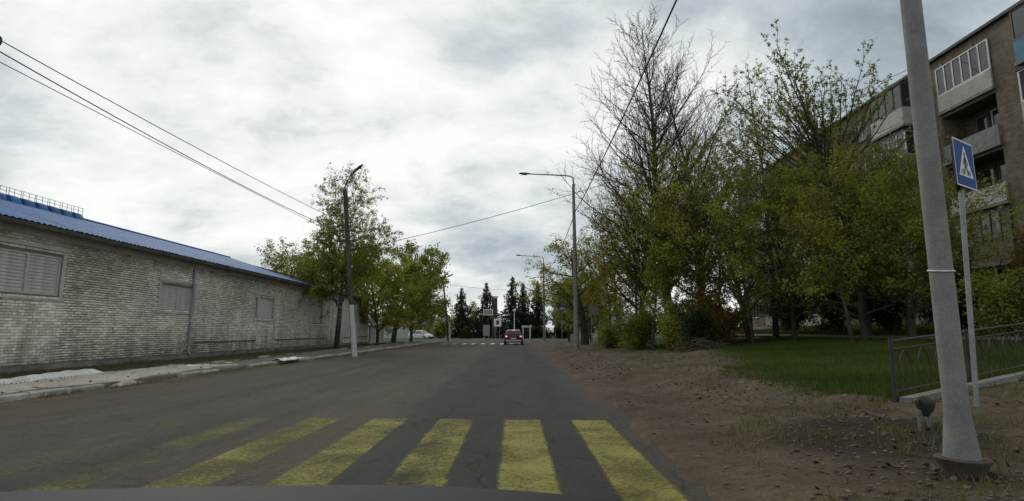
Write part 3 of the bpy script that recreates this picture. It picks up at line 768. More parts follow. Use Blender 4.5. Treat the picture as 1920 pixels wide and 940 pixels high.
for li, f, a, b, z in logg:
    MB().box(AX - .16, AX - .003, a - .06, b + .06, z - .14, z + .02).build('balcony_slab', 'concrete_dk', ab)
    style = (f + li * 2) % 5
    pm = {4: 'apt_pale', 3: 'concrete', 2: 'apt_pale', 1: 'apt_brick', 0: 'apt_pale'}[style]
    p = MB().box(AX - .1, AX - .02, a + .003, b - .003, z + .024, z + .9).build('parapet', pm, ab)
    if pm == 'apt_pale':           # clad in thin horizontal boards
        h = .108
        q = MB().prism([(-.022, 0), (.0, .0), (.0, h - .008), (-.012, h - .008)], 'y', a + .01 - 38, b - .01 - 38).build('plank', 'apt_pale', p, world=False); dd = q.data; bpy.data.objects.remove(q)
        for k in range(8): link('plank', dd, p, (-.101, 0, z + .03 + k * h - 1.4))
    if f in (4, 1) or (li == 1 and f == 2):
        glazed(ab, AX - .09, a + .01, b - .01, z + .905, z + 2.46, 6, 'white_frame' if f == 4 or li else 'brown_frame')
    else:
        glazed(ab, AX + 1.15, a + .3, a + 1.7, z + .9, z + 2.25, 2, 'white_frame' if f != 2 else 'brown_frame')
        dr = MB().box(AX + 1.15, AX + 1.22, a + 1.85, a + 2.65, z + .05, z + 2.25).build('door', 'brown_frame', ab)
        MB().quad((AX + 1.14, a + 1.97, z + 1.0), (AX + 1.14, a + 2.53, z + 1.0), (AX + 1.14, a + 2.53, z + 2.1), (AX + 1.14, a + 1.97, z + 2.1)).build('pane', 'glass', dr)
# projecting balconies
def balcony(a, b, z, pmat, glaze, fm='white_frame'):
    X = AX - 1.05
    MB().box(X - .04, AX - .004, a - .04, b + .04, z - .14, z).build('balcony_slab', 'concrete_dk', ab)
    m = MB().box(X, X + .05, a, b, z + .003, z + .98); m.box(X + .052, AX - .003, a, a + .05, z + .003, z + .98); m.box(X + .052, AX - .003, b - .05, b, z + .003, z + .98)
    m.build('parapet', pmat, ab)
    if glaze:
        glazed(ab, X, a, b, z + .985, z + 2.4, 4, fm)
        MB().box(X - .06, AX - .004, a - .05, b + .05, z + 2.41, z + 2.47).build('balcony_roof', 'dark_metal', ab)
        for yy in (a + .01, b - .06):
            s_ = MB().box(X + .065, AX - .01, yy, yy + .05, z + .985, z + 1.05); s_.box(X + .065, AX - .01, yy, yy + .05, z + 2.34, z + 2.4); s_.box(X + .5, X + .56, yy, yy + .05, z + 1.05, z + 2.34)
            w_ = s_.build('side_window', fm, ab); MB().quad((X + .07, yy + .02, z + 1.05), (AX - .02, yy + .02, z + 1.05), (AX - .02, yy + .02, z + 2.34), (X + .07, yy + .02, z + 2.34)).build('pane', 'glass', w_)
for f, (pmat, gl, fm) in enumerate([('concrete', False, ''), ('apt_pale', True, 'brown_frame'), ('concrete', False, ''), ('apt_pale', True, 'white_frame'), ('blue_panel', True, 'brown_frame')]):
    balcony(20.0, 23.0, FL[f], pmat, gl, fm)
for f, (pmat, gl, fm) in enumerate([('concrete', False, ''), ('apt_brick', True, 'brown_frame'), ('apt_pale', False, ''), ('concrete', True, 'white_frame'), ('apt_pale', True, 'brown_frame')]):
    balcony(30.1, 32.9, FL[f], pmat, gl, fm)
for f in range(5): balcony(46.5, 49.1, FL[f], ['concrete', 'apt_pale'][f % 2], f % 3 == 1, 'brown_frame')
# footpath in front of the block
pv = []; pf = []; py = axis_pts([(8, 62, 70)])
for y in py:
    c_ = 14.5 + .25 * n2(0, y, .12, 3)
    for k, dx in enumerate((-.6, -.2, .2, .6)): pv.append((c_ + dx + .05 * n2(k, y, 1, 2), y, gz(c_ + dx, y, False) + .045 + .03))
for j in range(len(py) - 1):
    for i in range(3): a = j * 4 + i; pf.append((a, a + 1, a + 5, a + 4))
tag(link('footpath', np_mesh('footpath', pv, pf, M['pave'], smooth=True)), kind='structure')
# ---------------------------------------------------------------- poles, lamps, wires
def street_lamp(label, x, y, h, r0, r1, arm, tilt=0.0, group='tall concrete street lamps along the dirt verge', collar=False, z=None):
    zb = gz(x, y) if z is None else z
    t = thing('street_lamp', label, 'street lamp', (x, y, zb), group)
    top = Vector((x + tilt, y, zb + h))
    MB().tube([(x, y, zb - .3), (x + tilt * .02, y, zb + .02), (x + tilt * .5, y, zb + h * .5), tuple(top)], [r0, r0, (r0 + r1) / 2, r1], 14).build('pole', 'concrete', t, smooth=True)
    ax, ay, az = arm
    MB().tube([(top.x, top.y, top.z - .5), (top.x, top.y, top.z + az * .55), (top.x + ax * .06, top.y + ay * .06, top.z + az * .72), (top.x + ax * .2, top.y + ay * .2, top.z + az * .8), (top.x + ax, top.y + ay, top.z + az)], [.05, .05, .045, .042, .038], 8).build('arm', 'galv', t, smooth=True)
    e = Vector((top.x + ax, top.y + ay, top.z + az)); d = Vector((ax, ay, az * .15)).normalized()
    rings = []
    for u, wd, ht in ((-.05, .05, .05), (.08, .09, .07), (.3, .13, .09), (.55, .12, .08), (.68, .05, .04)):
        c = e + d * u; sx = d.cross(Vector((0, 0, 1))).normalized()
        rings.append([tuple(c + sx * wd * math.cos(q) + Vector((0, 0, 1)) * ht * math.sin(q) * (1 if math.sin(q) > 0 else .45)) for q in [2 * math.pi * j / 10 for j in range(10)]])
    hd = MB().loft(rings).build('lamp_head', 'dark_metal', t, smooth=True)
    c = e + d * .32; MB().box(c.x - .14, c.x + .14, c.y - .07, c.y + .07, c.z - .07, c.z - .038).build('diffuser', 'galv', hd)
    if collar:
        c0 = []
        rr = [(-.1, .14), (.0, .15), (.05, .185), (.075, .19), (.078, .125), (.16, .118), (.3, .104), (.45, .09)]
        rings = []
        for hz, rd in rr: rings.append([(x + rd * math.cos(2 * math.pi * j / 16) * (1 + .06 * n2(j, hz, 2)), y + rd * math.sin(2 * math.pi * j / 16) * (1 + .06 * n2(j, hz, 2, 4)), zb + .05 + hz) for j in range(16)])
        MB().loft(rings[:4]).build('footing', 'dark_wood', t, smooth=True); MB().loft(rings[4:]).build('sleeve', 'concrete', t, smooth=True)
        zz = zb + 1.62; MB().tube([(x + (r0 * .97 + .004) * math.cos(q), y + (r0 * .97 + .004) * math.sin(q), zz + .012 * math.sin(q)) for q in [2 * math.pi * j / 24 for j in range(25)]], .008, 5).build('strap', 'white_frame', t)
        for dz in (.018,): pass
    return top
NP = (3.55, 4.62)
street_lamp('grey concrete street lamp pole nearest the camera beside the crossing sign', NP[0], NP[1], 9.6, .088, .064, (-2.4, .3, 1.0), tilt=.0, collar=True)
L1 = street_lamp('tall street lamp with long arm in front of the bare poplars', 3.72, 34, 10.3, .165, .085, (-2.75, .2, .75), tilt=-.05)
L2 = street_lamp('second tall street lamp along the verge, its arm over the road near the junction', 3.55, 68, 9.7, .16, .085, (-2.75, .2, .9), tilt=-.05)
L3 = street_lamp('farthest tall street lamp on the verge, mostly behind the one before it', 5.1, 98, 10.0, .16, .085, (-2.7, .2, .9), z=.02)

# leaning wooden pole with a concrete stub, on the left verge
lp = thing('utility_pole', 'leaning dark wooden pole bolted to a whitewashed stub, lamp arm at its top', 'utility pole', (-8.55, 29.6, .03))
B0, B1 = Vector((-8.42, 29.6, -.3)), Vector((-9.35, 29.6, 9.0))
def lpz(z): return B0 + (B1 - B0) * ((z + .3) / 9.3)
stub = MB(); s0 = Vector((-8.36, 29.45, -.3)); s1 = lpz(2.7) + Vector((.05, -.16, 0))
stub.tube([s0, s0 + (s1 - s0) * .5, s1], [.15, .14, .12], 8).build('stub', 'whitewash', lp, smooth=True)
MB().tube([lpz(.9), lpz(3), lpz(6), lpz(9.0)], [.15, .14, .125, .105], 10).build('pole', 'dark_wood', lp, smooth=True)
for z in (1.5, 2.3): MB().tube([lpz(z) + Vector((.17 * math.cos(q), -.07 + .22 * math.sin(q), 0)) for q in [2 * math.pi * j / 16 for j in range(17)]], .012, 5).build('band', 'galv', lp)
tp = lpz(9.0)
MB().tube([tp - Vector((0, 0, .6)), tp + Vector((.05, -.1, .25)), tp + Vector((.35, -.3, .7)), tp + Vector((.62, -.4, .95))], [.03] * 4, 7).build('arm', 'dark_metal', lp, smooth=True)
MB().loft([[tuple(tp + Vector((.56 + u * .5, -.4, .9 + u * .42)) + Vector((0, math.cos(q), 0)) * wd + Vector((-.6, 0, .8)) * math.sin(q) * wd * .6) for q in [2 * math.pi * j / 8 for j in range(8)]] for u, wd in ((-.05, .05), (.2, .11), (.7, .12), (1.0, .05))]).build('lamp_head', 'dark_metal', lp, smooth=True)
INS = []
for z, dx in ((6.7, .32), (6.7, -.32), (6.15, .3), (6.15, -.3)):
    c = lpz(z) + Vector((dx, -.12, .08))
    if dx > 0: MB().bar(lpz(z) + Vector((-.45, -.12, 0)), lpz(z) + Vector((.45, -.12, 0)), .07).build('crossarm', 'dark_wood', lp)
    MB().tube([c, c + Vector((0, 0, .05)), c + Vector((0, 0, .13)), c + Vector((0, 0, .17))], [.03, .05, .045, .025], 8).build('insulator', 'white_frame', lp, smooth=True)
    INS.append(c + Vector((0, 0, .12)))
# near pole at the left edge of the view
npole = thing('utility_pole', 'utility pole cut by the left edge of view with insulators holding wires', 'utility pole', (-10.05, 9.6, .03))
MB().tube([(-10.05, 9.6, -.3), (-10.05, 9.6, 4), (-10.05, 9.6, 8.6)], [.16, .14, .11], 12).build('pole', 'dark_wood', npole, smooth=True)
NI = []
for z, xo in ((6.62, .62), (6.42, .60), (6.28, .5)):
    MB().bar((-10.0, 9.55, z - .1), (-10.12 + xo, 9.5, z - .1), .03).build('bracket', 'dark_metal', npole)
    c = Vector((-10.12 + xo, 9.5, z - .1))
    MB().tube([c, c + Vector((0, 0, .06)), c + Vector((0, 0, .14)), c + Vector((0, 0, .17))], [.025, .04, .036, .02], 8).build('insulator', 'dark_metal', npole, smooth=True)
    NI.append(c + Vector((0, 0, .1)))
def wire(label, a, b, sag, r=.012, n=28, cat='wire', group=None):
    a = Vector(a); b = Vector(b); pts = []
    for k in range(n + 1):
        u = k / n; p = a.lerp(b, u); p.z -= sag * 4 * u * (1 - u); pts.append(p)
    o = MB().tube(pts, r, 5).build('overhead_wire', 'cable'); return tag(o, label, cat, group)
wire('topmost of the thin wires running from the left edge to the leaning pole', NI[0], INS[0], .12, .011, group='wires over the left verge')
wire('middle wire running from the left edge to the leaning pole', NI[1], INS[2], .22, .013, group='wires over the left verge')
wire('lowest thin wire at the left edge, soon crossing the middle one', NI[2], INS[3], .02, .009, group='wires over the left verge')
wire('single wire crossing high over the road from leaning pole to apartment roof', lpz(5.6), (22.9, 28.0, 16.0), 1.0, .014)
c1 = Vector((NP[0], NP[1], 8.9))
wire('thick black cable strung between the nearest concrete pole and the first tall lamp', c1, (L1.x + .1, 34, 8.75), .35, .024)
wire('black cable strung between the two tall lamps further down the verge', (L1.x + .1, 34, 8.75), (L2.x + .1, 68, 8.75), .9, .024)
wire('far thin wire crossing above the junction in front of the spruces', (-8.6, 75.6, 7.6), (5.1, 98, 8.6), .35, .02)
# left far lamp
fl = thing('street_lamp', 'far street lamp with whitewashed foot on the left corner of the junction', 'street lamp', (-8.9, 75, .0))
MB().tube([(-8.9, 75, -.2), (-9.3, 75, 4), (-9.75, 75, 7.9)], [.15, .13, .1], 8).build('pole', 'dark_wood', fl, smooth=True)
MB().tube([(-8.72, 74.9, -.2), (-8.85, 74.9, 2.6)], [.14, .12], 8).build('stub', 'whitewash', fl, smooth=True)
MB().tube([(-9.75, 75, 7.7), (-9.7, 75, 8.2), (-9.4, 75, 8.55), (-9.0, 75, 8.75)], .04, 6).build('arm', 'dark_metal', fl)
MB().obox((-8.8, 75, 8.85), (.35, 0, .17), (0, .14, 0), (-.03, 0, .07)).build('lamp_head', 'galv', fl)

# ---------------------------------------------------------------- signs
def crossing_face(par, c, u, v, nrm, s, mirror=False):
    """blue square, white triangle, walking figure on bars: flat print on the plate"""
    c, u, v, nrm = Vector(c), Vector(u), Vector(v), Vector(nrm)
    if mirror: u = -u
    def P(a, b, k): return tuple(c + u * a * s + v * b * s + nrm * .002 * k)
    MB().quad(P(-.5, -.5, 1), P(.5, -.5, 1), P(.5, .5, 1), P(-.5, .5, 1)).build('border', 'sign_white', par)
    MB().quad(P(-.47, -.47, 2), P(.47, -.47, 2), P(.47, .47, 2), P(-.47, .47, 2)).build('field', 'sign_blue', par)
    MB().quad(P(-.36, -.27, 3), P(.36, -.27, 3), P(0, .40, 3)).build('triangle', 'sign_white', par)
    m = MB()
    def limb(pts, w):
        for (a, b), (c_, d) in zip(pts, pts[1:]):
            L = math.hypot(c_ - a, d - b); nx_, ny_ = -(d - b) / L * w, (c_ - a) / L * w
            m.quad(P(a + nx_, b + ny_, 4), P(a - nx_, b - ny_, 4), P(c_ - nx_, d - ny_, 4), P(c_ + nx_, d + ny_, 4))
    m.quad(*[P(.0 + .042 * math.cos(2 * math.pi * j / 10), .215 + .046 * math.sin(2 * math.pi * j / 10), 4) for j in range(10)])
    limb([(.0, .165), (.005, -.02)], .05)
    limb([(.01, .0), (.065, -.11), (.09, -.235)], .027); limb([(-.005, .0), (-.05, -.12), (-.12, -.235)], .027)
    limb([(.01, .14), (.085, .05), (.12, -.02)], .02); limb([(-.01, .14), (-.075, .06), (-.10, -.03)], .02)
    for a in (-.26, -.19, .16, .23): limb([(a, -.235), (a * .75, -.12)], .014)
    m.build('pictogram', 'black', par)
def crossing_sign(label, x, y, zc, s, ang, post_h, group='pedestrian crossing signs', second=True, lean=0):
    zb = gz(x, y); t = thing('crossing_sign', label, 'road sign', (x, y, zb), group)
    MB().tube([(x + lean, y, zb - .3), (x, y, zb + post_h)], .03, 8).build('post', 'galv', t, smooth=True)
    u = Vector((math.cos(ang), math.sin(ang), 0)); v = Vector((0, 0, 1)); nrm = u.cross(v)
    c = Vector((x, y, zc)) + nrm * .045
    pl = MB().obox(c, u * s / 2, v * s / 2, nrm * .006).build('plate', 'galv', t)
    crossing_face(pl, c + nrm * .006, u, v, nrm, s)
    if second:
        u2 = Vector((math.cos(ang + R(16)), math.sin(ang + R(16)), 0)); n2_ = u2.cross(v); c2 = Vector((x, y, zc - .03)) - n2_ * .06 - u2 * .12
        MB().obox(c2, u2 * s / 2, v * s / 2, n2_ * .006).build('rear_plate', 'dark_metal', t)
    return t
crossing_sign('blue pedestrian crossing sign on thin post behind the nearest concrete pole', 6.11, 7.4, 3.56, .66, R(33), 3.55, lean=-.17)
crossing_sign('small distant crossing sign between the tall lamps, beside the verge', 5.0, 60, 3.85, .65, R(8), 3.5)
crossing_sign('small distant crossing sign above the parked white car', -14.1, 86, 2.7, .9, R(-12), 2.9)
bs_ = thing('road_sign', 'square road sign seen from its grey back on a bent post by the poplars', 'road sign', (5.05, 37, gz(5.05, 37)))
zb = gz(5.05, 37)
MB().tube([(5.05, 37, zb - .3), (5.05, 37, zb + 2.28), (5.0, 36.98, zb + 2.4), (4.8, 36.95, zb + 2.42)], .03, 8).build('post', 'galv', bs_, smooth=True)
MB().obox((5.22, 36.98, zb + 2.42), (.33, .03, 0), (-.0006, .008, 0), (0, 0, .33)).build('plate', 'galv', bs_, bevel=.003)

# ---------------------------------------------------------------- metal fence at the right
fen = thing('metal_fence', 'low dark metal railing of thin bars climbing beside the lawn', 'fence', (5.3, 8.0, gz(5.3, 8.0)))
FP = [(5.35, 8.05), (7.15, 8.95), (8.95, 9.85), (10.8, 10.75), (12.7, 11.7)]
FZ = [gz(a, b, False) + .03 for a, b in FP]
for (a, b), z in zip(FP, FZ): MB().tube([(a, b, z - .25), (a, b, z + .86)], .028, 6).build('post', 'dark_metal', fen)
barm = MB().tube([(0, 0, 0), (0, 0, .60)], .0085, 5).build('bar', 'dark_metal', fen, world=False); bd = barm.data; bpy.data.objects.remove(barm)
for (p, q, z0, z1) in zip(FP, FP[1:], FZ, FZ[1:]):
    p0, p1 = Vector((*p, z0)), Vector((*q, z1))
    for h, rr in ((.82, .019), (.70, .013), (.12, .014)):
        MB().tube([p0 + Vector((0, 0, h)), p1 + Vector((0, 0, h))], rr, 6).build('rail', 'dark_metal', fen)
    d = p1 - p0; nbar = 13
    for k in range(1, nbar):
        u = k / nbar; c = p0 + d * u
        link('bar', bd, fen, c + Vector((0, 0, .11)) - wloc(fen))
        if k % 3 == 1:
            c2 = p0 + d * min(1, (k + 2) / nbar)
            pts = [c.lerp(c2, t) + Vector((0, 0, .45 + .22 * math.sin(math.pi * t))) for t in (0, .15, .3, .5, .7, .85, 1)]
            MB().tube(pts, .008, 5).build('scroll', 'dark_metal', fen)
    MB().bar(p0 + Vector((.05, -.12, -.03)), p1 + Vector((.05, -.12, -.03)), .14, .16).build('footing', 'concrete_dk', fen)
# a broken stub with a rag, and rubble near the fence corner
STX, STY = 4.37, 6.2
st = thing('broken_stub', 'short broken pale post with a dark green rag at its top', 'post', (STX, STY, gz(STX, STY)))
zb = gz(STX, STY)
MB().tube([(STX, STY, zb - .1), (STX - .01, STY, zb + .17), (STX + .02, STY - .02, zb + .33)], [.03, .028, .022], 7).build('stake', 'grey_wood', st)
MB().tube([(STX + .08, STY - .03, zb - .1), (STX + .07, STY - .02, zb + .15), (STX + .05, STY - .02, zb + .31)], [.024, .022, .02], 7).build('stake', 'grey_wood', st)
rag = MB(); rings = []
for hz, rd in ((.15, .02), (.19, .035), (.23, .06), (.27, .075), (.31, .08), (.34, .05), (.355, .015)):
    rings.append([(STX + .04 + rd * 1.2 * math.cos(2 * math.pi * j / 22) * (1 + .55 * n2(j * .6, hz * 14, 1.3)), STY - .03 + rd * math.sin(2 * math.pi * j / 22) * (1 + .55 * n2(j * .6, hz * 14, 1.7, 3)), zb + hz + .05 * n2(j, 0, .9)) for j in range(22)])
rag.loft(rings).build('rag', simple('rag_green', (.03, .036, .026), .9), st, smooth=True).modifiers.new('soft', 'SUBSURF').render_levels = 2
# heap of cut branches at the edge of the shrubs
br = thing('brush_pile', 'tangled heap of cut dry branches on a low earth mound', 'brush pile', (7.35, 22.0, gz(7.35, 22.0)))
for k in range(46):
    a = rng.uniform(-.5, .5) + (math.pi if rng.random() < .5 else 0); L = rng.uniform(.5, 1.6); c = Vector((7.35 + rng.gauss(0, .55), 22.0 + rng.gauss(0, .4), 0)); c.z = gz(c.x, c.y) + rng.uniform(.05, .55) * max(.2, 1 - abs(c.x - 7.35) / 1.5)
    d = Vector((math.cos(a), math.sin(a) * .8, rng.uniform(-.15, .3))) * L / 2
    MB().tube([c - d, c + Vector((0, rng.uniform(-.1, .1), rng.uniform(-.06, .08))), c + d], [rng.uniform(.012, .035), .014, .005], 5).build('branch', 'twig', br)
# plastic sheet and cloth thrown along the pavement on the left
def sheet(name, label, cat, x0, x1, y0, y1, hf, mat, nx_=14, ny_=50):
    me = patch(name, x0, x1, y0, y1, nx_, ny_, hf, M[mat]); o = link(name, me); o.modifiers.new('thick', 'SOLIDIFY').thickness = .012; return tag(o, label, cat)
sheet('plastic_sheet', 'crumpled white plastic sheet lying along the back of the sand', 'plastic sheet', -12.35, -11.55, 12.0, 16.0,
      lambda x, y, u, v: .09 + .20 * math.sin(math.pi * min(1, max(0, u + .25 * n2(0, y, .9, 4)))) * (.35 + .5 * abs(n2(1, y, .55, 2)) + .25 * v) + .05 * n2(x, y, 3, 1), 'tarp_white')
sheet('red_cloth', 'dirty red cloth heaped on the sand at the left edge', 'cloth', -11.6, -10.5, 10.8, 11.9,
      lambda x, y, u, v: .10 + .26 * math.sin(math.pi * u) * math.sin(math.pi * v) * (.8 + .6 * n2(x, y, 2.2, 5)) + .05 * n2(x, y, 5, 1), 'tarp_red', 22, 22)
sheet('white_rag', 'small white rag draped over the kerb before the leaning pole', 'rag', -9.75, -9.2, 22.4, 24.6,
      lambda x, y, u, v: .15 + .07 * math.sin(math.pi * u) * (1 + n2(x, y, 2, 3)) + .03 * n2(x, y, 5, 1), 'tarp_white', 10, 26)
sheet('plastic_sheet', 'small torn white plastic scrap on the pavement, past the long white sheet', 'plastic sheet', -11.4, -10.9, 18.6, 20.2,
      lambda x, y, u, v: .13 + .10 * math.sin(math.pi * u) * abs(n2(x, y, 2, 3)) + .03 * n2(x, y, 5, 1), 'tarp_white', 10, 20)
# ---------------------------------------------------------------- trees
def vnorm(a):
    l = math.sqrt(a[0] * a[0] + a[1] * a[1] + a[2] * a[2]) or 1e-9; return (a[0] / l, a[1] / l, a[2] / l)
def vcross(a, b): return (a[1] * b[2] - a[2] * b[1], a[2] * b[0] - a[0] * b[2], a[0] * b[1] - a[1] * b[0])
def grow(rr, p, d, L, r, lev, spec, out):
    S = spec[lev]; n = S['n']; pts = [p]; rad = [r]; dirs = [d]; st = L / n
    for k in range(n):
        w = S['wob']; t = S['trop']
        d = vnorm((d[0] + rr.gauss(0, w), d[1] + rr.gauss(0, w), d[2] + rr.gauss(0, w) + t))
        p = (p[0] + d[0] * st, p[1] + d[1] * st, p[2] + d[2] * st)
        pts.append(p); dirs.append(d); rad.append(max(r * (1 - (k + 1) / n * S.get('taper', .85)), .003))
    out.append((lev, pts, rad))
    if lev + 1 >= len(spec): return
    C = spec[lev + 1]; cnt = C['count']; cnt = cnt if lev == 0 else max(1, int(cnt * (.5 + .5 * L / S.get('ref', L)) + rr.random() * .9))
    az = rr.uniform(0, 6.28)
    for i in range(cnt):
        t = C['start'] + (C.get('end', 1) - C['start']) * (i + rr.random() * .9) / cnt
        f = min(t, .999) * n; k = int(f); u = f - k
        q = tuple(pts[k][j] * (1 - u) + pts[k + 1][j] * u for j in range(3)); dd = dirs[k + 1]
        az += 2.4 + rr.uniform(-.5, .5)
        ref = (0, 0, 1) if abs(dd[2]) < .95 else (1, 0, 0)
        a = vnorm(vcross(dd, ref)); b = vcross(dd, a)
        an = R(C['ang'] + rr.gauss(0, C.get('angv', 8)) + C.get('angt', 0) * (1 - t)); sa, ca = math.sin(an), math.cos(an)
        nd = vnorm(tuple(dd[j] * ca + (a[j] * math.cos(az) + b[j] * math.sin(az)) * sa for j in range(3)))
        ln = L * C['len'] * C.get('shape', lambda t: 1 - .5 * t)(t) * rr.uniform(.7, 1.2)
        rc = min((rad[k] * (1 - u) + rad[k + 1] * u) * C.get('rr', .55), C.get('rmax', 9))
        grow(rr, q, nd, ln, max(rc, C.get('rmin', .005)), lev + 1, spec, out)
def branch_mesh(name, brs, mat, sides=(9, 6, 4, 3, 3)):
    groups = {}
    for lev, pts, rad in brs: groups.setdefault((lev, len(pts)), []).append((pts, rad))
    VV = []; FF = []; off = 0
    for (lev, n), lst in groups.items():
        s = sides[min(lev, len(sides) - 1)]
        P = np.array([a for a, _ in lst]); Rd = np.array([b for _, b in lst]); T = np.gradient(P, axis=1); T /= np.linalg.norm(T, axis=2, keepdims=True) + 1e-9
        ref = np.where(np.abs(T[:, :1, 2:3]) > .9, np.array([1., 0, 0]), np.array([0, 0, 1.])); U = np.cross(T, np.broadcast_to(ref, T.shape)); U /= np.linalg.norm(U, axis=2, keepdims=True) + 1e-9
        W = np.cross(T, U); a = np.arange(s) * 2 * np.pi / s
        ring = P[:, :, None] + Rd[:, :, None, None] * (U[:, :, None] * np.cos(a)[None, None, :, None] + W[:, :, None] * np.sin(a)[None, None, :, None])
        B = len(lst); VV.append(ring.reshape(-1, 3))
        base = off + (np.arange(B)[:, None, None] * n + np.arange(n - 1)[None, :, None]) * s; j = np.arange(s)[None, None]
        j2 = (j + 1) % s; FF.append(np.stack([base + j, base + j2, base + j2 + s, base + j + s], -1).reshape(-1, 4)); off += B * n * s
    return np_mesh(name, np.concatenate(VV), np.concatenate(FF), mat, smooth=True)
def leaf_mesh(name, C, size, mat, seed, droop=0.0, aspect=.62, clump=.0):
    g = np.random.default_rng(seed); N = len(C)
    a = g.normal(size=(N, 3)); a[:, 2] = a[:, 2] * .8 - droop; a /= np.linalg.norm(a, axis=1, keepdims=True)
    b = g.normal(size=(N, 3)); b -= a * (a * b).sum(1, keepdims=True); b /= np.linalg.norm(b, axis=1, keepdims=True)
    s = (size * g.uniform(.6, 1.35, N))[:, None]
    V = np.stack([C - a * s * .5, C + b * s * aspect * .5 - a * s * .05, C + a * s * .5, C - b * s * aspect * .5 - a * s * .05], 1).reshape(-1, 3)
    F = np.arange(N * 4).reshape(N, 4)
    # colour varies from spray to spray as well as leaf to leaf
    ph = np.sin(C[:, 0] * 1.9 + seed) + np.sin(C[:, 1] * 2.3 + seed * 2) + np.sin(C[:, 2] * 2.1 + seed * 3)
    t = np.clip(.45 + .13 * ph + g.normal(0, .16, N), 0, 1)
    return np_mesh(name, V, F, mat, tint=np.repeat(t, 4))
def leaf_points(brs, levels, n, seed, spread, weight=None, tip=0.0):
    g = np.random.default_rng(seed); seg = []
    for lev, pts, rad in brs:
        if lev in levels:
            for a, b in zip(pts, pts[1:]): seg.append((*a, *b))
    seg = np.array(seg); A, B = seg[:, :3], seg[:, 3:]; wt = np.linalg.norm(B - A, axis=1)
    if weight is not None: wt = wt * weight((A + B) / 2)
    # leaves sit in sprays: several round each point picked on a twig
    k = 6; m_ = n // k; wt = np.maximum(wt, 1e-9); idx = g.choice(len(seg), m_, p=wt / wt.sum()); u = g.random((m_, 1))
    return np.repeat(A[idx] * (1 - u) + B[idx] * u + g.normal(0, spread * .35, (m_, 3)), k, 0) + g.normal(0, spread * .72, (m_ * k, 3))
def tree(name, label, cat, x, y, spec, h, r0, seed, leaves=(), bark='bark', lean=(0, 0), stems=1, group=None, z=None, spreadst=.35, tf=1.0):
    zb = (gz(x, y) if z is None else z) - .08
    rr = random.Random(seed); t = thing(name, label, cat, (x, y, zb), group); brs = []
    for s in range(stems):
        a = rr.uniform(0, 6.28); k = 0 if stems == 1 else spreadst
        d = vnorm((lean[0] + k * math.cos(a) * rr.uniform(.4, 1), lean[1] + k * math.sin(a) * rr.uniform(.4, 1), 1)); hh = h * tf * (1 if s == 0 else rr.uniform(.6, .95))
        p = (0, 0, 0) if stems == 1 else (rr.gauss(0, .12) , rr.gauss(0, .12), 0)
        grow(rr, p, d, hh, r0 * (1 if s == 0 else .8), 0, spec, brs)
    top = max(p[2] for l, P, _ in brs for p in P)
    f = h / top
    if f != 1: brs = [(l, [(p[0], p[1], p[2] * f) for p in P], r) for l, P, r in brs]
    main = [b for b in brs if b[0] < 2]; fine = [b for b in brs if b[0] >= 2]
    link('trunk', branch_mesh('trunk', main, M[bark]), t)
    if fine: link('twigs', branch_mesh('twigs', fine, M['twig']), t)['kind'] = 'stuff'
    for i, lf in enumerate(leaves):
        C = leaf_points(brs, lf.get('lev', (2, 3)), lf['n'], seed * 7 + i, lf.get('spread', .12), lf.get('w'))
        link('crown', leaf_mesh('crown', C, lf['size'], M[lf['mat']], seed * 5 + i, lf.get('droop', 0), lf.get('aspect', .62)), t)
    return t
lin = lambda a, b: (lambda t: a + (b - a) * t)
hump = lambda pk, lo: (lambda t: lo + (1 - lo) * max(0, 1 - ((t - pk) / (pk if t < pk else 1.001 - pk)) ** 2))
POPLAR = [dict(n=14, wob=.035, trop=.05, taper=.95),
          dict(count=90, start=.12, end=.985, ang=46, angt=14, angv=8, len=.36, n=8, wob=.07, trop=.09, rr=.42, rmax=.09, taper=.9, ref=6, shape=lambda t: (1.2 - .55 * t) * (1 - t) ** .3 if t > .22 else .65 + t),
          dict(count=14, start=.14, ang=40, angv=11, len=.38, n=5, wob=.09, trop=.07, rr=.5, rmin=.013, ref=2),
          dict(count=8, start=.12, ang=36, angv=12, len=.46, n=3, wob=.12, trop=.05, rr=.55, rmin=.0095)]
ASPEN = [dict(n=10, wob=.04, trop=.06, taper=.9),
         dict(count=24, start=.22, end=.98, ang=42, angv=10, len=.26, n=6, wob=.08, trop=.09, rr=.4, rmax=.04, taper=.9, ref=2.5, shape=lambda t: 1.1 - .7 * t),
         dict(count=8, start=.15, ang=40, angv=13, len=.42, n=4, wob=.1, trop=.04, rr=.5, rmin=.008, ref=1),
         dict(count=4, start=.15, ang=40, angv=13, len=.5, n=3, wob=.12, trop=.03, rr=.55, rmin=.006)]
VASE = [dict(n=8, wob=.04, trop=.03, taper=.45),
        dict(count=36, start=.72, end=1.0, ang=14, angt=150, angv=9, len=.66, n=9, wob=.045, trop=.02, rr=.5, rmax=.085, taper=.9, ref=6, shape=lin(.85, 1)),
        dict(count=12, start=.12, ang=30, angv=10, len=.34, n=5, wob=.08, trop=.08, rr=.5, rmin=.012, ref=2.5),
        dict(count=6, start=.15, ang=38, angv=12, len=.42, n=3, wob=.12, trop=.06, rr=.55, rmin=.006)]
BIRCH = [dict(n=12, wob=.035, trop=.06, taper=.95),
         dict(count=34, start=.22, end=.98, ang=50, angv=9, len=.36, n=7, wob=.08, trop=.07, rr=.4, rmax=.07, taper=.9, ref=4, shape=lambda t: 1.15 - t * .95),
         dict(count=9, start=.2, ang=45, angv=14, len=.5, n=5, wob=.12, trop=-.04, rr=.5, rmin=.008, ref=1.6),
         dict(count=5, start=.2, ang=40, angv=16, len=.8, n=4, wob=.12, trop=-.30, rr=.55, rmin=.005)]
BIRCH_W = [dict(q) for q in BIRCH]; BIRCH_W[1].update(len=.46, count=42, start=.2); BIRCH_W[2].update(count=10)
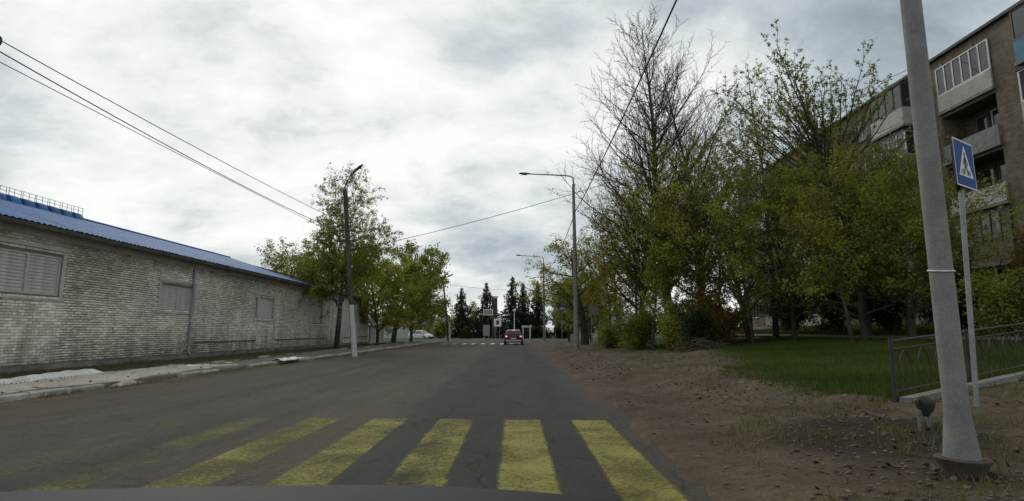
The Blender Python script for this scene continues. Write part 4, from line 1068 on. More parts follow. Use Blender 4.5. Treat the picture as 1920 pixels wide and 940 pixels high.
ROUND = [dict(n=9, wob=.06, trop=.04, taper=.9),
         dict(count=28, start=.12, end=.99, ang=62, angv=13, len=.5, n=7, wob=.10, trop=.06, rr=.5, rmax=.08, taper=.9, ref=3.5, shape=hump(.4, .35)),
         dict(count=9, start=.15, ang=45, angv=15, len=.45, n=5, wob=.12, trop=.02, rr=.5, rmin=.008, ref=1.5),
         dict(count=6, start=.15, ang=42, angv=15, len=.5, n=3, wob=.15, trop=.0, rr=.55, rmin=.005)]
SHRUB = [dict(n=6, wob=.10, trop=.05, taper=.9),
         dict(count=12, start=.08, end=.98, ang=45, angv=14, len=.5, n=5, wob=.12, trop=.04, rr=.6, rmax=.03, taper=.9, ref=1.2, shape=lin(1, .55)),
         dict(count=7, start=.15, ang=42, angv=15, len=.5, n=4, wob=.14, trop=.0, rr=.5, rmin=.004)]
low = lambda z0, z1: (lambda P: np.clip((z1 - P[:, 2]) / (z1 - z0), .0, 1))
below = lambda z1, s, lo=.03: (lambda P: lo + (1 - lo) / (1 + np.exp((P[:, 2] - z1) / s)))
GR = 'trees along the right verge'
tree('poplar', 'tallest bare poplar, its twiggy crown reaching the top of the picture', 'tree', 9.0, 32.5, POPLAR, 22.6, .26, 21,
     [dict(n=9000, size=.11, mat='leaf_olive', w=below(7.5, .9, 0)), dict(n=3500, size=.07, mat='leaf_rust', w=below(9, 1.5, .01))], lean=(-.01, 0), group=GR)
tree('poplar', 'slim bare poplar just left of the tallest one, leafy low down', 'tree', 7.0, 31.5, POPLAR, 16.0, .18, 22,
     [dict(n=13000, size=.10, mat='leaf_olive', w=below(7.6, 1.2, 0.01)), dict(n=3000, size=.08, mat='leaf_rust', w=below(8.5, 1.2, .01))], lean=(.03, 0), group=GR)
tree('poplar', 'bare poplar just right of the tallest one with upswept leaders', 'tree', 11.2, 34.0, POPLAR, 19.2, .2, 23,
     [dict(n=7000, size=.11, mat='leaf_olive', w=below(8, 1.0, 0))], lean=(.02, 0), group=GR)
tree('birch', 'drooping birch with fine hanging twigs between poplars and spreading tree', 'tree', 13.9, 30.0, BIRCH, 16.2, .17, 24,
     [dict(n=17000, size=.085, mat='leaf_green', lev=(3,), spread=.06, droop=.5, w=below(14, 2.2, .15)), dict(n=7000, size=.10, mat='leaf_olive', lev=(2, 3), w=below(8, 1.5))], bark='birch', group=GR)
tree('spreading_tree', 'fan shaped tree with sparse new leaves standing before the apartment roof', 'tree', 14.9, 23.8, VASE, 14.4, .2, 25,
     [dict(n=22000, size=.085, mat='leaf_green', lev=(2, 3), spread=.05, w=lambda P: .35 + .65 * (P[:, 2] > 9.5))], group=GR, tf=.66)
US = [ # x, y, h, r, mat, n, label
 (6.1, 35.5, 8.6, .13, 'leaf_olive', 15000, 'olive leafed young tree behind the grey backed road sign'),
 (8.1, 29.0, 8.2, .12, 'leaf_olive', 15000, 'leafy young tree at the foot of the tallest poplar'),
 (9.9, 29.0, 8.8, .12, 'leaf_olive', 14000, 'brownish olive young tree right of the tallest poplar trunk'),
 (11.3, 27.2, 10.4, .15, 'leaf_olive', 17000, 'bushy olive tree standing in front of the drooping birch'),
 (12.7, 25.6, 8.4, .13, 'leaf_green', 16000, 'dense green tree left of the spreading tree trunk'),
 (13.4, 21.6, 7.9, .13, 'leaf_olive', 16000, 'dense tree right of the spreading tree, before the balconies'),
 (14.5, 20.6, 6.6, .14, 'leaf_green', 15000, 'dark green tree close behind the nearest concrete pole'),
 (16.6, 24.4, 8.6, .14, 'leaf_green', 13000, 'tree close to the apartment wall below its second balcony stack'),
]
for i, (x, y, h, r, mt, n, lb) in enumerate(US):
    bare = .9 + .12 * h
    if i < 3: lv = [dict(n=4200, size=.095, mat=mt, spread=.10), dict(n=1500, size=.085, mat='leaf_rust', spread=.10)]
    else: lv = [dict(n=int(n * .95), size=.10, mat=mt, spread=.15, w=(lambda b_: lambda P: .06 + (P[:, 2] > b_))(bare)), dict(n=int(n * .2), size=.10, mat='leaf_rust' if i == 5 else 'leaf_olive', spread=.15)]
    tree('leafy_tree', lb, 'tree', x, y, ASPEN if i < 3 else ROUND, h, r * (.6 if i < 3 else 1), 40 + i, lv, group='young trees in leaf on the right')
for i, (x, y, h, lb) in enumerate([(7.5, 34.4, 10.2, 'thin aspen stem standing just left of the tallest poplar trunk'), (10.3, 31.0, 9.4, 'thin aspen stem just right of the tallest poplar trunk'),
        (6.0, 40.0, 8.2, 'thin aspen right of the thick dark trunk behind the first tall lamp'), (8.5, 37.0, 9.6, 'thin aspen seen behind the slim poplar'), (12.0, 33.0, 10.5, 'thin aspen behind the bushy olive tree'),
        (6.7, 27.4, 5.6, 'slender sapling at the dirt edge in front of the slim poplar'), (10.6, 25.2, 6.4, 'slender sapling at the corner of the lawn'), (12.3, 20.6, 6.2, 'slender sapling behind the middle of the lawn'), (15.8, 22.6, 8.6, 'thin aspen beside the footpath before the balconies')]):
    tree('aspen', lb, 'tree', x, y, ASPEN, h, .05 + .004 * h, 140 + i, [dict(n=3600, size=.095, mat='leaf_olive' if i % 3 else 'leaf_fresh', spread=.10)], group='thin aspens among the poplars')
SH = [
 (5.6, 33.5, 2.0, 'leaf_green', 'low green shrub by the post of the grey backed sign'),
 (6.5, 29.5, 2.6, 'leaf_fresh', 'yellow green shrub at the edge of the dirt, left of the brush heap'),
 (7.5, 26.4, 2.4, 'leaf_olive', 'olive shrub behind the heap of cut branches'),
 (8.0, 24.0, 2.2, 'leaf_dark', 'dark shrub right behind the heap of cut branches'),
 (9.2, 26.0, 3.0, 'leaf_rust', 'reddish leafed shrub between brush heap and lawn'),
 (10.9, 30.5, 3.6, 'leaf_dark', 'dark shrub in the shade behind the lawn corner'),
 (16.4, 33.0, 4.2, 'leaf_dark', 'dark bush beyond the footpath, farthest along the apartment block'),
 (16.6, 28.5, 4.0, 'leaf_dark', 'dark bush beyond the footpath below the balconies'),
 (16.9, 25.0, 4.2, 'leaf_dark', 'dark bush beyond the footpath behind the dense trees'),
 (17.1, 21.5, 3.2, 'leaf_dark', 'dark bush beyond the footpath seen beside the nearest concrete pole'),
 (15.6, 17.6, 2.4, 'leaf_green', 'green bush at the right edge above the railing'),
 (19.2, 19.6, 4.6, 'leaf_rust', 'tall loose reddish bush at the right edge before the brick pier'),
 (14.0, 13.6, 2.6, 'leaf_dark', 'small dark bush behind the far end of the railing'),
]
for i, (x, y, h, mt, lb) in enumerate(SH):
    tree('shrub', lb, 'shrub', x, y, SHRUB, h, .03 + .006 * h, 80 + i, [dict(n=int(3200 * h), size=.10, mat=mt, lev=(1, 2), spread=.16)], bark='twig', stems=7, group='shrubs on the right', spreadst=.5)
tree('dark_trunk_tree', 'thick dark trunked tree right behind the first tall street lamp', 'tree', 5.35, 43, ROUND, 9.0, .34, 61, [dict(n=9000, size=.13, mat='leaf_olive', spread=.15, w=lambda P: (P[:, 2] > 3.2) + .02)])
FR = 'light green trees beyond the lamps'
tree('leafy_tree', 'yellow green tree between the two tall street lamps', 'tree', 6.9, 72, ROUND, 8.6, .16, 62, [dict(n=9000, size=.2, mat='leaf_fresh', spread=.2)], group=FR, z=.05)
tree('leafy_tree', 'loose fresh green tree behind the junction, right of the second tall lamp', 'tree', 8.4, 62, ROUND, 9.0, .16, 63, [dict(n=8000, size=.17, mat='leaf_green', spread=.2)], group=FR)
tree('leafy_tree', 'fresh green tree across the junction beside the rightmost spruce', 'tree', 9.8, 104, ROUND, 11.0, .2, 64, [dict(n=7000, size=.26, mat='leaf_olive', spread=.25)], group=FR, z=.02)
tree('leafy_tree', 'pale green tree seen under the crossing sign between the lamps', 'tree', 12.5, 88.5 + 6, ROUND, 9.0, .2, 65, [dict(n=7000, size=.24, mat='leaf_fresh', spread=.25)], group=FR, z=.02)
tree('leafy_tree', 'rough green tree behind the dark trunked tree by the lamp', 'tree', 9.8, 52, ROUND, 8.4, .16, 66, [dict(n=10000, size=.15, mat='leaf_olive', spread=.2)], group=FR)
# left side
tree('birch', 'tall birch in new leaf before the warehouse, beside the leaning pole', 'tree', -12.9, 40.5, BIRCH_W, 13.6, .2, 31,
     [dict(n=40000, size=.105, mat='leaf_green', lev=(2, 3), spread=.09, droop=.4, w=below(10.5, 2.0, .3)), dict(n=16000, size=.13, mat='leaf_olive', lev=(2, 3), spread=.16, w=below(6.2, .7, .01))], bark='birch', lean=(.06, 0))
tree('leafy_tree', 'low olive leafed tree over the warehouse roof, left of the birch trunk', 'tree', -16.2, 42.0, ROUND, 8.2, .13, 32, [dict(n=13000, size=.13, mat='leaf_olive', spread=.18, w=lambda P: .05 + (P[:, 2] > 3.5))], group='trees beyond the warehouse')
tree('leafy_tree', 'olive tree right of the birch above the low wall panel', 'tree', -12.9, 52.5, ROUND, 9.6, .16, 33, [dict(n=17000, size=.18, mat='leaf_olive', spread=.2)], group='trees beyond the warehouse')
tree('leafy_tree', 'broad dark trunked green tree behind the low wall panel', 'tree', -13.6, 62.5, ROUND, 11.8, .3, 34, [dict(n=19000, size=.22, mat='leaf_green', spread=.22)], group='trees beyond the warehouse')
tree('leafy_tree', 'green tree beside the far left street lamp, above the white car', 'tree', -13.2, 71.0, ROUND, 10.6, .22, 35, [dict(n=16000, size=.23, mat='leaf_green', spread=.22, w=lambda P: .1 + (P[:, 2] > 2.6))], group='trees beyond the warehouse')
# far bushes and spruces across the junction
def spruce(label, x, y, h, wd, seed):
    rr = random.Random(seed); t = thing('spruce', label, 'tree', (x, y, .0), 'dark spruces across the junction')
    link('trunk', branch_mesh('trunk', [(0, [(0, 0, -.1), (0, 0, h * .5), (rr.uniform(-.1, .1), 0, h)], [h * .016, h * .01, .02])], M['bark']), t)
    brs = []; zz = .6; N = []
    while zz < h * .985:
        u = zz / h; Lm = wd * (1 - u) ** .85 * (.9 + .25 * math.sin(zz * 2.1 + seed)) + .12
        nb_ = max(4, int(13 * (1 - u) + 4)); a0 = rr.uniform(0, 6)
        for k in range(nb_):
            a = a0 + 6.283 * k / nb_ + rr.gauss(0, .2); L = Lm * rr.uniform(.7, 1.15); pts = []
            for j in range(5):
                f = j / 4; pts.append((math.cos(a) * L * f, math.sin(a) * L * f, zz + rr.gauss(0, .02) + L * (.12 * f - .55 * f * f + .30 * f ** 3)))
            brs.append((1, pts, [.03, .025, .02, .014, .006]))
        zz += h * .032 * (1.05 - .4 * u) * rr.uniform(.8, 1.25)
    link('branches', branch_mesh('branches', brs, M['bark']), t)
    C = leaf_points(brs, (1,), int(15000), seed, .10); C[:, 2] -= np.abs(np.random.default_rng(seed).normal(0, .13, len(C)))
    link('crown', leaf_mesh('crown', C, .34, M['needles'], seed, droop=.55, aspect=.4), t)
spruce('broad dark spruce at the left of the row, nearest the far left lamp', -11.1, 115, 10.4, 4.4, 1)
spruce('tall spruce beside the billboard and dark pillar', -6.0, 116, 11.6, 4.4, 2)
spruce('tallest spruce, directly above the dark red car', -.6, 113, 12.8, 4.2, 3)
spruce('slender spruce just right of the tallest one', 1.7, 115, 11.4, 3.6, 4)
spruce('spruce partly hidden by light green leaves behind the second tall lamp', 4.6, 114, 11.8, 3.8, 5)
tree('birch', 'small pale birch between the two spruces on the left', 'tree', -8.8, 119, BIRCH, 8.0, .12, 67, [dict(n=2500, size=.25, mat='leaf_green', lev=(2, 3), spread=.2)], z=.0, bark='birch')
for i, (x, y, h, mt, lb) in enumerate([(-13.6, 100, 4.2, 'leaf_fresh', 'yellow green bush behind the far left lamp'), (-3.6, 121, 5.5, 'leaf_olive', 'olive bush behind the billboards between the spruces'),
        (-17.5, 104, 4.4, 'leaf_green', 'green bush behind the parked white car'), (-15.0, 118, 6.0, 'leaf_dark', 'dark bush left of the broad spruce'), (8.0, 97, 3.0, 'leaf_dark', 'dark hedge like bush across the junction, right of the white frame'),
        (3.6, 104, 2.4, 'leaf_dark', 'dark bush behind the white frame'), (-9.2, 104, 2.2, 'leaf_dark', 'low dark bush under the left spruces')]):
    tree('shrub', lb, 'shrub', x, y, SHRUB, h, .06, 100 + i, [dict(n=3200, size=.3, mat=mt, lev=(1, 2), spread=.3)], bark='twig', stems=8, group='bushes across the junction', z=.0, spreadst=.6)
# distant wood closing the view
g = np.random.default_rng(77); cs = []
for k in range(150):
    a = g.uniform(-1.2, 1.2); d = g.uniform(170, 300); cx, cy = d * math.sin(a), d * math.cos(a); hh = g.uniform(5, 10); n = 330
    if abs(cx) < 20 and hh > 8: hh = 7
    q = g.normal(size=(n, 3)); q /= np.linalg.norm(q, axis=1, keepdims=True); q *= g.uniform(.6, 1, (n, 1)) ** .5
    cs.append(np.stack([cx + q[:, 0] * hh * .5, cy + q[:, 1] * hh * .4, np.abs(q[:, 2] * hh * .5 + hh * .5)], 1))
C = np.concatenate(cs)
tag(link('distant_wood', leaf_mesh('distant_wood', C, 1.5, M['leaf_dark'], 9)), 'far belt of dark trees closing the view behind the spruces', 'wood', kind='stuff')
# ---------------------------------------------------------------- vehicles
def car(label, x, y, rot, paint, h=1.55, L=4.2, W=1.76, lit=False, name='car'):
    """hatchback: local x across, y forward; built at the origin and turned"""
    t = thing(name, label, 'car', (x, y, road_z(x) if abs(x) < 9 and y < 76 else .012)); t.rotation_euler.z = rot
    def B(m, nm, mat, par, **k): return m.build(nm, mat, par, world=False, **k)
    hw = W / 2; yl = L / 2
    def ring(y, zb, zt, wb, wt, crown=.03):
        return [(-wb * .94, y, zb), (wb * .94, y, zb), (wb, y, zb + .18), (wb, y, (zb + zt) * .5 + .08), (wt, y, zt - .05), (wt * .85, y, zt + crown * .4), (0, y, zt + crown), (-wt * .85, y, zt + crown * .4), (-wt, y, zt - .05), (-wb, y, (zb + zt) * .5 + .08), (-wb, y, zb + .18)]
    body = MB().loft([ring(-yl, .42, .82, hw * .86, hw * .82), ring(-yl + .06, .30, .92, hw * .95, hw * .9), ring(-yl + .35, .24, .98, hw, hw * .95), ring(-.6, .22, 1.0, hw, hw * .96), ring(.7, .22, .98, hw, hw * .95), ring(1.2, .22, .92, hw, hw * .92), ring(yl - .3, .24, .78, hw * .97, hw * .86), ring(yl - .04, .30, .68, hw * .88, hw * .76), ring(yl, .38, .6, hw * .8, hw * .7)])
    bd = B(body, 'body', paint, t, smooth=True)
    def cab(y, z, wd): return (y, z, wd)
    cabin = [(-yl + .14, .99, hw * .9), (-yl + .45, h - .10, hw * .74), (-yl + .75, h - .02, hw * .72), (-.1, h, hw * .73), (.45, h - .08, hw * .72), (1.25, .96, hw * .86)]
    rings = []
    m = MB()
    for (y, z, wd) in cabin[:]:
        rings.append([(-hw * .93, y, .93), (hw * .93, y, .93), (wd, y, max(.95, z - .05)), (wd * .9, y, max(.96, z)), (-wd * .9, y, max(.96, z)), (-wd, y, max(.95, z - .05))])
    cb_ = B(m.loft(rings), 'cabin', paint, t, smooth=True)
    # glass: rear, front and sides, set a few mm proud of the cabin shell
    (y0, z0, w0), (y1, z1, w1) = cabin[0], cabin[1]
    def lerp(a, b, u): return a + (b - a) * u
    q = MB(); yy0, zz0, ww0 = lerp(y0, y1, .12) - .03, lerp(z0, z1, .12), lerp(w0, w1, .12) * .9; yy1, zz1, ww1 = lerp(y0, y1, .92) - .03, lerp(z0, z1, .92), lerp(w0, w1, .92) * .86
    q.quad((-ww0, yy0, zz0), (ww0, yy0, zz0), (ww1, yy1, zz1), (-ww1, yy1, zz1)); B(q, 'rear_window', 'glass', t)
    (y0, z0, w0), (y1, z1, w1) = cabin[5], cabin[4]
    q = MB(); yy0, zz0, ww0 = lerp(y0, y1, .1) + .03, lerp(z0, z1, .1) + .02, w0 * .88; yy1, zz1, ww1 = lerp(y0, y1, .94) + .03, lerp(z0, z1, .94) + .02, w1 * .86
    q.quad((-ww0, yy0, zz0), (ww0, yy0, zz0), (ww1, yy1, zz1), (-ww1, yy1, zz1)); B(q, 'windscreen', 'glass', t)
    for s in (-1, 1):
        for (ya, yb, yc, yd) in ((-yl + .5, -.62, -.62, -yl + .72), (-.54, .22, .22, -.54), (.3, 1.0, .5, .3)):
            q = MB().quad((s * (hw * .93 + .006), ya, 1.02), (s * (hw * .93 + .006), yb, 1.02), (s * (hw * .745 + .012), yc, h - .14), (s * (hw * .745 + .012), yd, h - .14)); B(q, 'side_window', 'glass', t)
        for yw in (-1.3, 1.28):
            wx = s * (hw - .06)
            w_ = B(MB().tube([(wx - .11, yw, .31), (wx - .09, yw, .31), (wx + .09, yw, .31), (wx + .11, yw, .31)], [.27, .31, .31, .27], 18), 'wheel', 'black', t, smooth=True)
            B(MB().tube([(wx + s * .09, yw, .31), (wx + s * .118, yw, .31)], [.2, .17], 12), 'rim', 'galv', w_)
        tl = B(MB().box(s * hw * .78 - .09, s * hw * .78 + .09, -yl - .0, -yl + .14, .74, .88), 'tail_light', M['tail_lit'] if lit else M['red'], t)
        B(MB().box(s * hw * .62 - .17, s * hw * .62 + .17, yl - .14, yl + .0, .56, .67), 'headlight', 'glass', t)
        B(MB().obox((s * (hw + .09), .75, 1.02), (.09, 0, 0), (0, .05, 0), (0, 0, .06)), 'mirror', paint, t)
    B(MB().box(-hw * .86, hw * .86, -yl - .05, -yl + .08, .30, .50), 'rear_bumper', M['bumper_silver'] if lit else paint, t, bevel=.02)
    B(MB().box(-.26, .26, -yl - .062, -yl - .051, .56, .67), 'number_plate', 'sign_white', t)
    B(MB().box(-hw * .8, hw * .8, yl - .1, yl + .03, .30, .48), 'front_bumper', 'dark_metal', t, bevel=.02)
    if lit: B(MB().box(-.16, .16, -yl + .40, -yl + .46, h - .1, h - .06), 'brake_light', M['tail_lit'], t)
    return t
M['car_red'] = simple('car_red', (.075, .012, .016), .3, .2); M['car_white'] = simple('car_white', (.62, .62, .62), .3)
M['tail_lit'] = simple('tail_lit', (.5, .02, .02), .4, emit=(1, .3, .32), es=1.6); M['bumper_silver'] = simple('bumper_silver', (.42, .42, .43), .4, .3)
car('dark red hatchback with lit brake lights driving towards the junction', -.17, 57.6, 0, 'car_red', 1.5, 4.1, 1.8, True)
car('white hatchback parked near the junction corner under the trees', -15.4, 91.6, R(-118), 'car_white', 1.5, 4.2)

# bonnet of the car the picture is taken from
own = thing('driven_car', 'dark grey car bonnet along the bottom edge of the picture', 'car', (-.3, 1.2, 0))
M['car_grey'] = simple('car_grey', (.012, .014, .016), .6, 0, spec=.12)
def bz(x, y):
    u = (x + .3) / .9; f = (y - .62) / 1.32
    return 1.095 - .30 * f ** 1.15 - (.05 if u > 0 else .012) * abs(u) ** 2.2 - .10 * max(0, u - .7) ** 1.5 - .16 * max(0, f - .82) ** 1.2 - .03 * (u > 0) * u
NX_, NY_ = 36, 24; V = []; F = []
for j in range(NY_ + 1):
    y = .62 + 1.36 * j / NY_; half = .9 * (1 - .22 * max(0, (j / NY_ - .55) / .45) ** 2.2)
    for i in range(NX_ + 1):
        x = -.3 + half * (2 * i / NX_ - 1); V.append((x + .3, y - 1.2, bz(x, y)))
for j in range(NY_):
    for i in range(NX_): a = j * (NX_ + 1) + i; F.append((a, a + 1, a + NX_ + 2, a + NX_ + 1))
o = link('bonnet', np_mesh('bonnet', V, F, M['car_grey'], smooth=True), own); so = o.modifiers.new('thick', 'SOLIDIFY'); so.thickness = .02; so.offset = -1
fr = MB()
def fring(y, k, zt): return [(-.3 - .9 * k, y, .28), (-.3 + .9 * k, y, .28), (-.3 + .93 * k, y, .5), (-.3 + .9 * k, y, zt), (-.3 - .9 * k, y, zt), (-.3 - .93 * k, y, .5)]
fr.loft([fring(.3, .98, .80), fring(1.0, .98, .78), fring(1.5, .97, .66), fring(1.85, .88, .55), fring(2.05, .74, .48)]).build('front_body', 'car_grey', own, smooth=True)
for s in (-1, 1):
    wx = -.3 + s * .82
    w_ = MB().tube([(wx - .1, 1.15, .32), (wx - .09, 1.15, .32), (wx + .09, 1.15, .32), (wx + .1, 1.15, .32)], [.28, .32, .32, .28], 20).build('wheel', 'black', own, smooth=True)
    MB().tube([(wx + s * .09, 1.15, .32), (wx + s * .115, 1.15, .32)], [.21, .18], 14).build('rim', 'galv', w_)
MB().box(-1.15, .55, .34, .66, .80, 1.0).build('cowl', 'dark_metal', own, bevel=.02)
for (x0, x1) in ((-.9, -.25), (-.2, .42)):
    wp = MB().bar((x0, .52, 1.035), (x1, .56, 1.06), .02, .03).build('wiper', 'black', own); MB().bar((x0 - .05, .5, 1.01), ((x0 + x1) / 2, .53, 1.07), .012, .012).build('arm', 'dark_metal', wp)

# ---------------------------------------------------------------- across the junction
bb = thing('billboard', 'small white framed billboard on a post left of the red car', 'billboard', (-5.05, 104, 0))
MB().bar((-5.05, 104, -.1), (-5.05, 104, 4.0), .16).build('post', 'dark_metal', bb)
MB().box(-5.95, -4.15, 103.86, 103.96, 4.3, 5.45).build('panel', 'sign_white', bb); MB().box(-5.8, -4.3, 103.85, 103.858, 4.42, 5.33).build('poster', 'galv', bb)
MB().bar((-5.05, 104, 4.0), (-5.05, 104, 4.8), .16).build('neck', 'dark_metal', bb)
pl = thing('dark_pillar', 'tall dark rectangular pillar standing behind the small billboard', 'pillar', (-4.1, 112, 0))
MB().box(-4.65, -3.6, 111.6, 112.4, -.1, 8.0).build('shaft', 'dark_wood', pl, bevel=.03); MB().box(-4.8, -3.45, 111.5, 112.5, 8.1, 8.3).build('cap', 'dark_metal', pl)
for x, y, w_, z0, z1, mt, lb in ((-3.15, 100, 1.3, 2.2, 3.6, 'sign_white', 'pale square board with a dark mark under the billboard'), (-5.2, 101, 1.2, .55, 2.5, 'galv', 'low grey upright board at the foot of the billboard')):
    sb = thing('sign_board', lb, 'sign', (x, y, 0)); MB().box(x - w_ / 2, x + w_ / 2, y - .04, y + .04, z0, z1).build('panel', mt, sb)
    for dx in (-.35, .35): MB().bar((x + dx, y + .08, -.1), (x + dx, y + .08, z1 - .1), .07).build('post', 'galv', sb)
    if mt == 'sign_white': MB().box(x - .22, x + .25, y - .05, y - .042, z0 + .35, z1 - .3).build('mark', 'dark_metal', sb)
gf = thing('gate_frame', 'white frame of two posts under a beam across the junction', 'frame', (2.0, 99, 0))
for dx in (-.62, .62): MB().box(2.0 + dx - .11, 2.0 + dx + .11, 98.9, 99.1, -.1, 2.02).build('post', 'whitewash', gf)
MB().box(1.12, 2.88, 98.85, 99.15, 2.024, 2.38).build('beam', 'whitewash', gf)
lampw = thing('globe_lamp', 'white post with a round lamp rising behind the red car', 'street lamp', (-.15, 96, 0))
MB().tube([(-.15, 96, -.1), (-.15, 96, 4.6)], [.09, .06], 8).build('post', 'sign_white', lampw, smooth=True)
MB().tube([(-.15, 96, 4.62), (-.15, 96, 4.7), (-.15, 96, 4.88), (-.15, 96, 5.06), (-.15, 96, 5.14)], [.04, .2, .28, .2, .04], 10).build('globe', 'white_frame', lampw, smooth=True)
kf = bpy.data.objects.new('far_kerb', None); COL.objects.link(kf); kf.location = (0, 90.2, 0); tag(kf, kind='structure')
fk = MB().box(-.97, .97, -.12, .12, -.1, .16).build('kerb_stone', 'kerb', kf, world=False); fd = fk.data; bpy.data.objects.remove(fk)
for i in range(-22, 14): link('kerb_stone', fd, kf, (i * 2.0, 0, rng.uniform(-.02, .02)))
hb = thing('grey_shed', 'long grey shed behind the white car under the trees', 'shed', (-24, 108, 0))
MB().box(-33, -13.5, 108, 114, -.1, 2.5).build('wall', 'plaster', hb); MB().prism([(107.6, 2.5), (114.4, 2.5), (111, 4.2)], 'x', -33.4, -13.2).build('roof', 'grey_roof', hb)
for x in (-29, -24, -18): 
    w_ = MB().box(x - .7, x + .7, 107.93, 107.99, .9, 2.0).build('window', 'white_frame', hb); MB().box(x - .6, x + .6, 107.915, 107.928, 1.0, 1.9).build('pane', 'glass', w_)
hs = thing('low_house', 'low dark house across the junction behind the right hand lamps', 'house', (16, 108, 0))
MB().box(8, 26, 106, 114, -.1, 2.6).build('wall', 'plaster', hs); MB().prism([(105.5, 2.6), (114.5, 2.6), (110, 5.0)], 'x', 7.5, 26.5).build('roof', 'grey_roof', hs)
for x in (10.5, 14.5, 18.5):
    w_ = MB().box(x - .6, x + .6, 105.93, 105.99, .9, 2.1).build('window', 'white_frame', hs); MB().box(x - .5, x + .5, 105.915, 105.928, 1.0, 2.0).build('pane', 'glass', w_)

# ---------------------------------------------------------------- ground cover
def blades(name, label, pts, hmin, hmax, wd, mat, seed):
    g = np.random.default_rng(seed); P = np.array(pts); N = len(P); h = g.uniform(hmin, hmax, N)[:, None]; a = g.uniform(0, 6.28, N)
    side = np.stack([np.cos(a), np.sin(a), np.zeros(N)], 1) * wd * .5; lean = np.stack([g.normal(0, .35, N), g.normal(0, .35, N), np.ones(N)], 1) * h
    V = np.stack([P - side, P + side, P + lean], 1).reshape(-1, 3); F = np.arange(N * 3).reshape(N, 3)
    t = np.clip(.5 + .3 * np.sin(P[:, 0] * 1.3 + P[:, 1] * .9) * np.sin(P[:, 1] * .7) + g.normal(0, .2, N), 0, 1)
    return tag(link(name, np_mesh(name, V, F, M[mat], tint=np.repeat(t, 3))), label, 'grass', kind='stuff')
pts = []
while len(pts) < 85000:
    y = 8.3 + 22 * rng.random() ** 1.35; x = 4.2 + 9.8 * rng.random()
    gq = zone(x, y)[0]
    if y < 9.2: gq = sstep(5.2, 5.8, x) * (y > 8.05 + (x - 5.35) * .5)
    if rng.random() < gq + .25 * n2(x, y, 1.6, 4): pts.append((x, y, gz(x, y) - .01))
blades('lawn_grass', 'green lawn grass between the dirt verge and footpath', pts, .04, .17, .014, 'grass_blade', 1)
pts = []
while len(pts) < 31000:
    r_ = rng.random()
    if rng.random() < .22:
        x, y = (rng.uniform(-9.42, -9.1) if rng.random() < .5 else rng.uniform(-11.9, -11.3)), rng.uniform(8, 70)
        if n2(x, y, .8, 6) > -.05: pts.append((x, y, max(gz(x, y), .1 if x < -9.6 else -1) - .01))
        continue
    if r_ < .35: x, y = rng.uniform(-14.3, -13.3), rng.uniform(13, 56)
    elif r_ < .55: x, y = rng.uniform(-12.9, -11.8), rng.uniform(17, 70)
    elif r_ < .8: x, y = rng.uniform(2.6, 6.5), rng.uniform(9, 60)
    else: x, y = rng.uniform(2.2, 9), rng.uniform(4, 8.4)
    if n2(x, y, 1.1, 3) + .5 * n2(x, y, 3.3, 1) > .12: pts.append((x, y, gz(x, y) - .01))
blades('verge_grass', 'thin scattered weeds and dry grass along both verges', pts, .03, .14, .012, 'dry_grass', 2)
pts = []
while len(pts) < 26000:
    x, y = rng.uniform(15.2, 22.8), rng.uniform(12, 45); pts.append((x, y, gz(x, y) - .01))
blades('yard_grass', 'shaded grass beyond the footpath below the apartment block', pts, .06, .2, .03, 'grass_blade', 3)
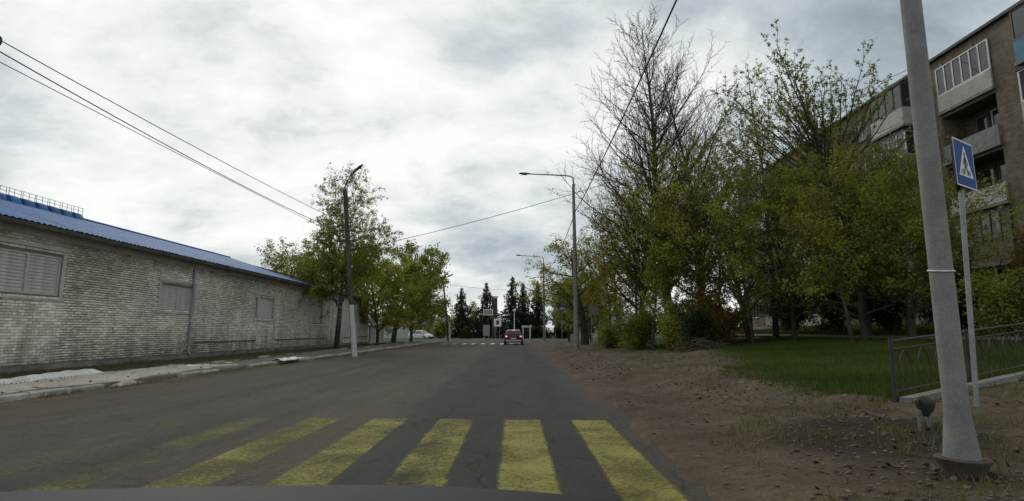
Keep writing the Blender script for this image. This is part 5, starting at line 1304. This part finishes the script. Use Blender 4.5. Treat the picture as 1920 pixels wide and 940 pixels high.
# stones and clods on the dirt verge
def pebbles(name, label, cat, pts, smin, smax, mat, seed, flat=.6):
    g = np.random.default_rng(seed); P = np.array(pts); N = len(P)
    base = np.array([(1, 0, 0), (-1, 0, 0), (0, 1, 0), (0, -1, 0), (0, 0, flat), (0, 0, -flat)], float)
    s = (smin + (smax - smin) * g.random(N) ** 3)[:, None, None]; V = base[None] * s * g.uniform(.6, 1.3, (N, 6, 3))
    a = g.uniform(0, 6.28, N); c, s_ = np.cos(a)[:, None], np.sin(a)[:, None]; V = np.stack([V[..., 0] * c - V[..., 1] * s_, V[..., 0] * s_ + V[..., 1] * c, V[..., 2]], -1) + P[:, None]
    F = np.array([(0, 2, 4), (2, 1, 4), (1, 3, 4), (3, 0, 4), (2, 0, 5), (1, 2, 5), (3, 1, 5), (0, 3, 5)])
    FF = (np.arange(N)[:, None, None] * 6 + F[None]).reshape(-1, 3)
    return tag(link(name, np_mesh(name, V.reshape(-1, 3), FF, M[mat], tint=np.repeat(g.random(N), 6))), label, cat, kind='stuff')
pts = []
while len(pts) < 5200:
    y = 3.2 + 24 * rng.random() ** 1.6; x = 1.7 + 5.5 * rng.random()
    if zone(x, y)[0] > .6: continue
    dens = math.exp(-((x - 3.2 - .03 * y) / 1.1) ** 2) + .12
    if rng.random() < dens: pts.append((x, y, gz(x, y) + .004))
pebbles('gravel', 'loose stones and crumbs scattered on the dirt verge', 'gravel', pts, .006, .032, 'stone', 4)
pts = []
while len(pts) < 1500:
    y = rng.uniform(8, 50); x = rng.uniform(-12.8, -8.3); pts.append((x, y, max(gz(x, y), .115 if -11.6 < x < -9.6 else -9) + (.03 if -12 < x < -9.2 and y < 22 else 0)))
pebbles('gravel', 'small stones scattered along the kerb and sand on the left', 'gravel', pts, .008, .04, 'stone', 5)
C = []
while len(C) < 2600:
    y = 3.5 + 26 * rng.random() ** 1.4; x = 1.9 + 8.5 * rng.random()
    if n2(x, y, .8, 6) + .4 * n2(x, y, 2.7, 2) > -.05: C.append((x, y, gz(x, y) + .012))
C = np.array(C); g = np.random.default_rng(6); N = len(C); a = g.uniform(0, 6.28, N); s = g.uniform(.02, .05, N)
A = np.stack([np.cos(a) * s, np.sin(a) * s, g.normal(0, .01, N)], 1); Bv = np.stack([-np.sin(a) * s * .6, np.cos(a) * s * .6, g.normal(0, .01, N)], 1)
V = np.stack([C - A, C + Bv, C + A, C - Bv], 1).reshape(-1, 3)
tag(link('leaf_litter', np_mesh('leaf_litter', V, np.arange(N * 4).reshape(N, 4), M['litter'], tint=np.repeat(g.random(N) ** 1.5, 4))), 'dead leaves and scraps strewn over the dirt verge', 'leaves', kind='stuff')
